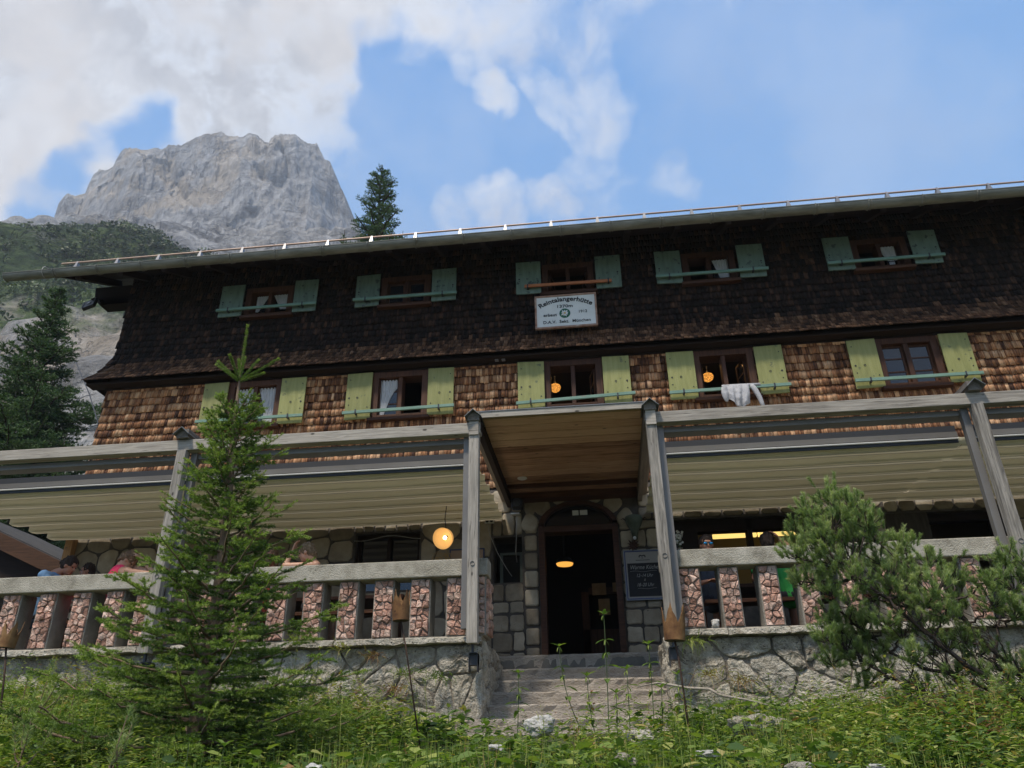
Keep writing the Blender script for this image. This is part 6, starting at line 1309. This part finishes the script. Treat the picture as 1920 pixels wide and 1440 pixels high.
# ---- ground cover
def cover():
    rs = np.random.RandomState(77)
    LV = np.array([(0, 0, 0), (-.22, .35, .05), (.22, .35, .05), (0, .45, -.02), (-.16, .75, .0), (.16, .75, .0), (0, 1, -.10)]); LF = np.array([(0, 3, 1), (0, 2, 3), (1, 3, 4), (3, 2, 5), (3, 6, 4), (3, 5, 6)])
    BV = np.array([(-.03, 0, 0), (.03, 0, 0), (-.028, .4, .03), (.028, .4, .03), (-.018, .75, .02), (.018, .75, .02), (0, 1, -.06)]); BFc = np.array([(0, 1, 3), (0, 3, 2), (2, 3, 5), (2, 5, 4), (4, 5, 6)])
    Vs, Fs, Ts = [], [], []; off = 0
    def inst(TV, TF, O, Y_, Nn, sx, sy, tint):
        nonlocal off
        X_ = nz(np.cross(Y_, Nn)); Z_ = np.cross(X_, Y_)
        V = O[:, None]+TV[None, :, :1]*X_[:, None]*sx[:, None, None]+TV[None, :, 1:2]*Y_[:, None]*sy[:, None, None]+TV[None, :, 2:]*Z_[:, None]*sy[:, None, None]
        F = TF[None]+(off+len(TV)*np.arange(len(O)))[:, None, None]; Vs.append(V.reshape(-1, 3)); Fs.append(F.reshape(-1, 3)); Ts.append(np.repeat(tint, len(TV))); off += len(O)*len(TV)
    def sample(n, ymin=3.7, ymax=8.95):
        y = ymin+(ymax-ymin)*rs.rand(n)**.85; x = -(y*.13)+(rs.rand(n)-.5)*2*(y*.78+.7); return x, y
    def allowed(x, y):
        k = ~((x > -1.70) & (x < .72) & (y > 8.45)) & ~((x > -1.45) & (x < .55) & (y > 7.55)); return k
    # small herbs: stems with whorls of leaves
    x, y = sample(6500); k = allowed(x, y); x, y = x[k], y[k]; z = gz(x, y); n = len(x)
    patch = fbm(np.stack([x*1.1, y*1.1, x*0+2], -1), 3); patch2 = fbm(np.stack([x*.8, y*.8, x*0+9], -1), 3)
    hgt = (.12+.27*rs.rand(n)**1.4)*(1+.6*patch)*(1+.25*np.clip((y-6)/2, 0, 1)); nl_ = 17
    brown = np.clip((patch2-.28)*2.2, 0, 1)*(rs.rand(n) < .75)
    left = np.clip((-x-1.5)/3, 0, 1)
    bt = .34+.24*patch+.13*rs.randn(n)+brown*.45+.10*np.clip((x-1)/3, 0, 1)*(rs.rand(n) < .5)
    i = np.repeat(np.arange(n), nl_); u = np.tile(np.arange(nl_)/nl_, n)+rs.rand(n*nl_)*.05; az = rs.rand(n*nl_)*6.283; tiltv = .15+.5*rs.rand(n*nl_)
    lean = rs.randn(n, 2)*.25
    O = np.stack([x[i]+lean[i, 0]*hgt[i]*u, y[i]+lean[i, 1]*hgt[i]*u, z[i]+hgt[i]*u], -1); Yv = nz(np.stack([np.cos(az), np.sin(az), tiltv-.25*(1-u)], -1)); s = (.028+.045*rs.rand(n)[i]**1.5)*(1.15-.55*u)*(.8+.4*rs.rand(n*nl_))
    inst(LV, LF, O, Yv, np.tile([0, 0, 1.], (len(O), 1))+rs.randn(len(O), 3)*.25, s*(.7+.5*rs.rand(n)[i]), s*1.25, bt[i]+.10*rs.randn(len(O))+.08*u)
    # taller unkempt weeds in clumps, thickest at the left and by the walls
    cx = rs.rand(190); cy = 4.4+4.4*rs.rand(190)**.8; cxx = -(cy*.13)+(cx-.5)*2*(cy*.78+.7); wl = np.where(cxx < -1.8, 1., np.where(cxx > .9, .75, .4)); kp = (rs.rand(190) < wl) & allowed(cxx, cy); cxx, cy = cxx[kp], cy[kp]
    q = rs.randint(0, len(cxx), 2600); x = cxx[q]+rs.randn(2600)*.26; y = np.minimum(cy[q]+rs.randn(2600)*.22, 8.9); kk = allowed(x, y); x, y, q = x[kk], y[kk], q[kk]; n = len(x); z = gz(x, y)
    tall = (.20+.36*rs.rand(n))*np.where(x < -1.8, 1.1, 1.0)*(.75+.25*np.clip((y-4)/4, 0, 1)); nl_ = 26; i = np.repeat(np.arange(n), nl_); u = np.tile(np.arange(nl_)/nl_, n); az = rs.rand(n*nl_)*6.283; lean = rs.randn(n, 2)*.22
    O = np.stack([x[i]+lean[i, 0]*tall[i]*u, y[i]+lean[i, 1]*tall[i]*u, z[i]+tall[i]*u], -1); Yv = nz(np.stack([np.cos(az), np.sin(az), .1+.5*rs.rand(n*nl_)-.5*(1-u)], -1)); s = (.022+.05*rs.rand(len(cxx))[q][i]**1.3)*(1.2-.7*u)*(.7+.5*rs.rand(n*nl_)); cl_t = (.30+.52*rs.rand(len(cxx))**1.3)[q]
    inst(LV, LF, O, Yv, np.tile([0, 0, 1.], (len(O), 1))+rs.randn(len(O), 3)*.3, s*(.55+.6*rs.rand(len(cxx))[q][i]), s*1.6, cl_t[i]+.12*rs.randn(len(O)))
    # grass tufts
    x, y = sample(2300); k = allowed(x, y) & (fbm(np.stack([x*.9+5, y*.9, x*0], -1), 3) > -.12); x, y = x[k], y[k]; n = len(x); nb = 14; i = np.repeat(np.arange(n), nb); az = rs.rand(n*nb)*6.283; O = np.stack([x[i]+rs.randn(n*nb)*.02, y[i]+rs.randn(n*nb)*.02, gz(x[i], y[i])], -1)
    sp = .25+.5*rs.rand(n*nb); Yv = nz(np.stack([np.cos(az)*sp, np.sin(az)*sp, np.ones(n*nb)], -1)); ln = (.14+.22*rs.rand(n))[i]*(.7+.6*rs.rand(n*nb)); inst(BV, BFc, O, Yv, nz(np.stack([np.cos(az), np.sin(az), np.zeros(n*nb)], -1)), np.full(n*nb, .12), ln, (.5+.16*rs.randn(n))[i]+.08*rs.randn(n*nb))
    # bigger round leaves, mixed
    x, y = sample(1300, 3.8, 8.6); k = allowed(x, y); x, y = x[k], y[k]; n = len(x); nb = 6; i = np.repeat(np.arange(n), nb); az = rs.rand(n*nb)*6.283; hh = .08+.22*rs.rand(n*nb); O = np.stack([x[i]+np.cos(az)*.05, y[i]+np.sin(az)*.05, gz(x[i], y[i])+hh], -1); Yv = nz(np.stack([np.cos(az), np.sin(az), .1+.3*rs.randn(n*nb)], -1)); s = .06+.06*rs.rand(n*nb); inst(LV, LF, O, Yv, np.tile([0, 0, 1.], (n*nb, 1))+rs.randn(n*nb, 3)*.3, s*1.5, s*1.1, (.36+.2*rs.randn(n))[i]+.06*rs.randn(n*nb))
    # long dry stalks with seed heads
    x, y = sample(420, 4.0, 8.9); k = allowed(x, y) & (fbm(np.stack([x*.7, y*.7, x*0+7], -1), 3) > -.1); x, y = x[k], y[k]; n = len(x); ln = .35+.35*rs.rand(n); az = rs.rand(n)*6.28; sp = .12+.3*rs.rand(n)
    O = np.stack([x, y, gz(x, y)], -1); Yv = nz(np.stack([np.cos(az)*sp, np.sin(az)*sp, np.ones(n)], -1)); inst(BV, BFc, O, Yv, nz(np.stack([np.cos(az), np.sin(az), np.zeros(n)], -1)), np.full(n, .10), ln, .62+.18*rs.rand(n))
    i = np.repeat(np.arange(n), 9); tip = O[i]+Yv[i]*(ln[i]*(.72+.26*rs.rand(n*9)))[:, None]; d = nz(Yv[i]*1.2+rs.randn(n*9, 3)*.6); inst(LV, LF, tip, d, rs.randn(n*9, 3), np.full(n*9, .012), np.full(n*9, .028), (.66+.25*rs.rand(n))[i])
    V = np.concatenate(Vs); F = np.concatenate(Fs); T = np.clip(np.concatenate(Ts), 0, 1)
    o = link('ground_cover', npmesh('ground_cover', V, F, M['herb'], False, T)); props(o, 'dense wild herbs and grass on the slope in front of the wall', 'ground cover', kind='stuff'); print('cover', len(F))
    # stems of the herbs
    # yellow and white small flowers
    x, y = sample(150, 3.9, 6.8); sel = fbm(np.stack([x, y, x*0+4], -1), 3) > .08; x, y = x[sel], y[sel]; mb = MB(); ms = MB()
    for a, b in zip(x, y):
        c = Vector((a, b, float(gz(a, b))+.20+.15*rs.rand())); ms.tube([(a, b, float(gz(a, b))), c], .0025, 4)
        for j in range(5): t = j*1.257; d = Vector((math.cos(t), math.sin(t)-.3, .35))*.014; q = Vector((-math.sin(t), math.cos(t), 0))*.007; mb.add([c, c+d*.6+q, c+d, c+d*.6-q], [(0, 1, 2, 3)])
    o = mb.mk('yellow_flowers', plain('yellow_petal', (.75, .42, .02), .7), None); props(o, 'small yellow flowers scattered in the herbs', 'flowers', kind='stuff'); o = ms.mk('flower_stems', plain('stalk_green', (.07, .12, .03), .7), None); props(o, 'thin green stalks of the small yellow flowers', 'stalks', kind='stuff')
cover()
# ---- tall single plants
def nettle(px, ptop, D, zoff, label, seed, lean=0., lw=.05, n_=7, droop=.5, tone=.4, group='tall herbs on the slope'):
    rs = np.random.RandomState(seed); top = np.array(at(px, ptop, D)); zb = float(gz(top[0]-lean*.4, D)); foot = np.array([top[0]-lean, D, zb]); r = empty('tall_herb', foot, label, 'plant', None)
    s = np.linspace(0, 1, 12)[:, None]; Q = foot*(1-s)+top*s+np.array([lean*.25, 0, 0])*np.sin(s*math.pi)
    tubes([(Q, np.linspace(.0055, .0025, 12))], plain_stem, 'stem', r, 6)
    V = []; F = []; T = []; k = 0; H = np.linalg.norm(top-foot)
    LV = np.array([(0, 0, 0), (-.2, .3, .04), (.2, .3, .04), (0, .4, -.02), (-.14, .7, -.04), (.14, .7, -.04), (0, 1, -.22)]); LF = np.array([(0, 3, 1), (0, 2, 3), (1, 3, 4), (3, 2, 5), (3, 6, 4), (3, 5, 6)])
    for i in range(n_):
        u = .22+.78*(i/(n_-1)); c = Q[min(11, int(u*11))]; a0 = i*1.57+rs.rand()*.5
        for j in range(2 if i < n_-1 else 5):
            a = a0+j*(math.pi if i < n_-1 else 1.25); tl = .25-droop*rs.rand()-.2*(1-u)+(.7 if i == n_-1 else 0); Yv = nz(np.array([math.cos(a), math.sin(a), tl])); Xv = nz(np.cross(Yv, [0, 0, 1])); Zv = np.cross(Xv, Yv); sz = lw*(1.35-.8*u)*(.8+.4*rs.rand())*1.9
            V.append(c+(LV[:, :1]*Xv*.95+LV[:, 1:2]*Yv+LV[:, 2:]*Zv)*sz); F.append(LF+k); k += 7; T += [tone+.1*rs.randn()]*7
        if i > n_-4:
            for j in range(4):      # hanging catkins / small leaves
                a = rs.rand()*6.28; Yv = nz(np.array([math.cos(a)*.6, math.sin(a)*.6, -.7])); Xv = nz(np.cross(Yv, [0, 0, 1])); Zv = np.cross(Xv, Yv); V.append(c+(LV[:, :1]*Xv*.5+LV[:, 1:2]*Yv+LV[:, 2:]*Zv)*lw*.8); F.append(LF+k); k += 7; T += [tone+.2]*7
    link('leaves', npmesh('leaves', np.concatenate(V)-foot, np.concatenate(F), M['herb'], False, np.array(T)), r)
plain_stem = plain('herb_stem', (.06, .09, .03), .7)
for i, (px, pt, D, ln, lb) in enumerate([(1132, 1152, 7.2, .03, 'tallest nettle stalk standing before the open door'), (1048, 1212, 7.4, -.30, 'nettle stalk bending left before the steps'), (1216, 1208, 7.5, .02, 'thin nettle stalk before the right end of the steps'), (972, 1262, 7.4, .03, 'leafy stalk left on the lowest steps'), (1100, 1268, 6.9, -.12, 'bushy nettle left of the tallest stalk'), (1175, 1255, 7.0, .02, 'pale seeded stalk right of the tallest nettle'),
        (1240, 1290, 6.8, .08, 'nettle with broad leaves below the right crown torch'), (1155, 1300, 6.5, .05, 'low nettle below the tallest stalk'), (1270, 1265, 7.6, .06, 'nettle close to the right corner of the steps'), (355, 1390, 4.9, -.05, 'narrow leaved plant in front of the young spruce trunk'), (420, 1400, 4.8, .10, 'broad leaved plant right of the young spruce trunk')]):
    nettle(px, pt, D, 0, lb, 60+i, ln, .075 if i not in (9,) else .045, 8 if i < 9 else 5, tone=.34+.05*(i % 3))
for i, (px, pt, D, ln, lb) in enumerate([(600, 1215, 8.5, .05, 'dry yellowish stalk against the left retaining wall'), (640, 1260, 8.4, -.1, 'dry weed hanging before the left retaining wall'), (560, 1190, 8.7, .04, 'thin dry stalk by the wall coping right of the spruce'), (1440, 1265, 8.3, .05, 'dry weed at the foot of the right retaining wall')]):
    nettle(px, pt, D, 0, lb, 80+i, ln, .035, 7, tone=.72)
def tuft(px, py, D, label, seed, tone, n=46, L=.16):
    rs = np.random.RandomState(seed); c = np.array(at(px, py, D)); r = empty('weed_tuft', c, label, 'weed'); A = np.repeat(c[None], n, 0)+rs.randn(n, 3)*np.array([.07, .012, .02]); Dn = nz(rs.randn(n, 3)*np.array([.7, .4, .5])+np.array([0, -.5, .35-.5*(seed % 2)])); V = []; F = []
    for k in range(n):
        s = np.cross(Dn[k], [0, 1, .2]); s = s/max(np.linalg.norm(s), 1e-6)*.004; l = L*(.4+.7*rs.rand()); m_ = A[k]+Dn[k]*l*.5; e = A[k]+Dn[k]*l+np.array([0, -.01, -.35*l]); b = len(V); V += [A[k]-s, A[k]+s, m_+s*.8, m_-s*.8, e]; F += [(b, b+1, b+2), (b, b+2, b+3), (b+3, b+2, b+4)]
    link('blades', npmesh('blades', np.array(V)-c, np.array(F), M['herb'], False, tone+.12*rs.randn(len(V))), r)
for a in [(698, 1228, 8.96, 'brown withered tuft hanging from the coping right of the young spruce', 1, .93), (640, 1215, 8.94, 'dry grass tuft on the coping edge just right of the spruce', 2, .75), (760, 1262, 8.95, 'small green tuft in a joint of the left retaining wall', 4, .5), (742, 1290, 8.93, 'brown tuft in a low joint of the left retaining wall', 3, .92), (560, 1200, 8.94, 'grass tuft on the coping beside the spruce branches', 6, .62),
          (175, 1232, 8.95, 'yellowish tuft growing from the wall left of the spruce', 8, .72), (1300, 1200, 8.95, 'small tuft in the top joint of the right retaining wall', 5, .6), (1390, 1275, 8.92, 'dry brown tuft in a dark joint of the right retaining wall', 7, .88), (820, 1270, 8.94, 'little green tuft by the wall left of the post shoe', 10, .45), (1330, 1262, 8.92, 'brownish tuft at the foot of the right wall near the torch', 12, .8)]: tuft(*a)
# small pine saplings lower left
def sapling(px, ptop, D, label, seed, H=.7, spread=.2, nb=5):
    rs = np.random.RandomState(seed); top = np.array(at(px, ptop, D)); foot = top-np.array([rs.randn()*.05, 0, H]); r = empty('pine_sapling', foot, label, 'sapling', None); A = []; D_ = []; L = []; T = []; bp = []
    for k in range(nb):
        a = rs.rand()*6.28; tp = top+np.array([math.cos(a)*spread*rs.rand()*(k > 0), math.sin(a)*spread*rs.rand()*(k > 0), -(.04+.28*rs.rand())*(k > 0)]); o = foot+(top-foot)*(.25+.4*rs.rand())*(k > 0); s = np.linspace(0, 1, 8)[:, None]
        Q = o*(1-s)+tp*s; Q[:, 2] -= .05*np.sin(s[:, 0]*math.pi)*(k > 0); bp.append((Q, np.linspace(.007, .0035, 8))); d = nz(Q[-1]-Q[-3]+np.array([0, 0, .05])); A.append(tp-d*.05); D_.append(d); L.append(.10); T.append(.6+.15*rs.randn())
        for q in range(2): A.append(Q[4+q]); D_.append(d); L.append(.05); T.append(.85)
    tubes(bp, M['bark'], 'stem', r, 5); V, F, TT = needles(*map(np.array, (A, D_, L)), rs, 700, .045, .004, .9, np.array(T)); link('needles', npmesh('needles', V-foot, F, M['mugo'], False, TT), r)
for a in [(97, 1250, 6.4, 'young pine sapling with bare stem before the left retaining wall', 1, .75, .22, 5), (52, 1272, 6.2, 'young pine sapling at the lower left beside the crown torch rod', 2, .7, .2, 4), (240, 1340, 4.9, 'small brownish pine sapling in front of the young spruce', 3, .5, .16, 5), (146, 1272, 6.6, 'tall thin dry pine sapling left of the young spruce', 4, .8, .10, 3), (62, 1340, 5.2, 'reddish brown pine sapling at the lower left', 5, .45, .15, 5)]: sapling(*a)
# ---- rocks and fallen branch
def rock(px, py, D, wpx, hpx, label, seed, m='whiterock', amp=.4):
    c = at(px, py, D); k = math.hypot(D, c.z)/1442; c.z -= hpx*k*.28
    props(lump('rock', c, 1., M[m], seed, 4, amp, 2.2, sq=(wpx*k/2, wpx*k/2.4, hpx*k/2)), label, 'rock')
rock(1012, 1350, 6.9, 46, 32, 'white rock at the foot of the steps', 2)
rock(1200, 1376, 6.6, 46, 28, 'pale rounded rock below the right side of the steps', 4, 'limestone')
rock(1405, 1352, 6.9, 66, 34, 'grey limestone boulder right of the torch rod', 5, 'limestone'); rock(1170, 1418, 5.4, 34, 22, 'grey rock half hidden in herbs below the steps', 6, 'limestone'); rock(1325, 1410, 5.2, 36, 12, 'flat white rock low on the slope right of the steps', 7)
rock(590, 1437, 4.9, 26, 16, 'white rock at the lower edge right of the spruce', 8); rock(1455, 1350, 7.4, 56, 20, 'flat pale rock below the right retaining wall', 9, 'limestone'); rock(930, 1398, 5.6, 24, 12, 'small white rock below the steps on the left', 10)
rock(1500, 1432, 4.8, 40, 14, 'pale rock low at the lower edge of the slope', 12, 'limestone'); rock(1640, 1436, 4.7, 30, 10, 'small white rock at the lower right edge', 13)
a = [at(1195, 1288, 8.3), at(1235, 1280, 8.3), at(1290, 1290, 8.2), at(1330, 1292, 8.1), at(1352, 1304, 8.0), at(1400, 1312, 7.9), at(1440, 1322, 7.8)]
fb = empty('fallen_branch', a[3], 'pale fallen branch lying across the slope before the right wall', 'branch'); MB().tube(a, [.006, .011, .013, .014, .013, .010, .006], 8).mk('limb', mat('bleached_wood', [(.3, (.20, .17, .135)), (.7, (.36, .32, .26))], 10, bump=.5), fb, smooth=True)
MB().tube([a[2], a[2]+Vector((.06, -.03, .10)), a[2]+Vector((.09, -.05, .17))], [.006, .004, .002], 6).mk('side_twig', M['bark'], fb)
# loose wire behind the left corner
o = MB().tube([at(143, 680, 14), at(168, 740, 13.2), at(186, 800, 12.4), at(190, 830, 12.1)], .012, 5).mk('guy_wire', M['aludark'], None); props(o, 'thin dark cable hanging left of the hut corner', 'cable')
# ---- the valley air: even pale haze round the whole place
hz = MB().box(-1500, 1500, -1500, 1500, -8, 860)
me = bpy.data.meshes.new('haze'); me.from_pydata(hz.v, [], hz.f); hm = bpy.data.materials.new('valley_haze'); hm.use_nodes = True; g = NT(hm.node_tree)
g.n('ShaderNodeOutputMaterial', {'Volume': g.n('ShaderNodeVolumePrincipled', {'Color': (.80, .88, 1., 1), 'Density': HAZE, 'Anisotropy': .1}).outputs[0]})
me.materials.append(hm); o = link('haze', me); props(o, 'thin pale haze in the mountain air', 'haze', kind='stuff')
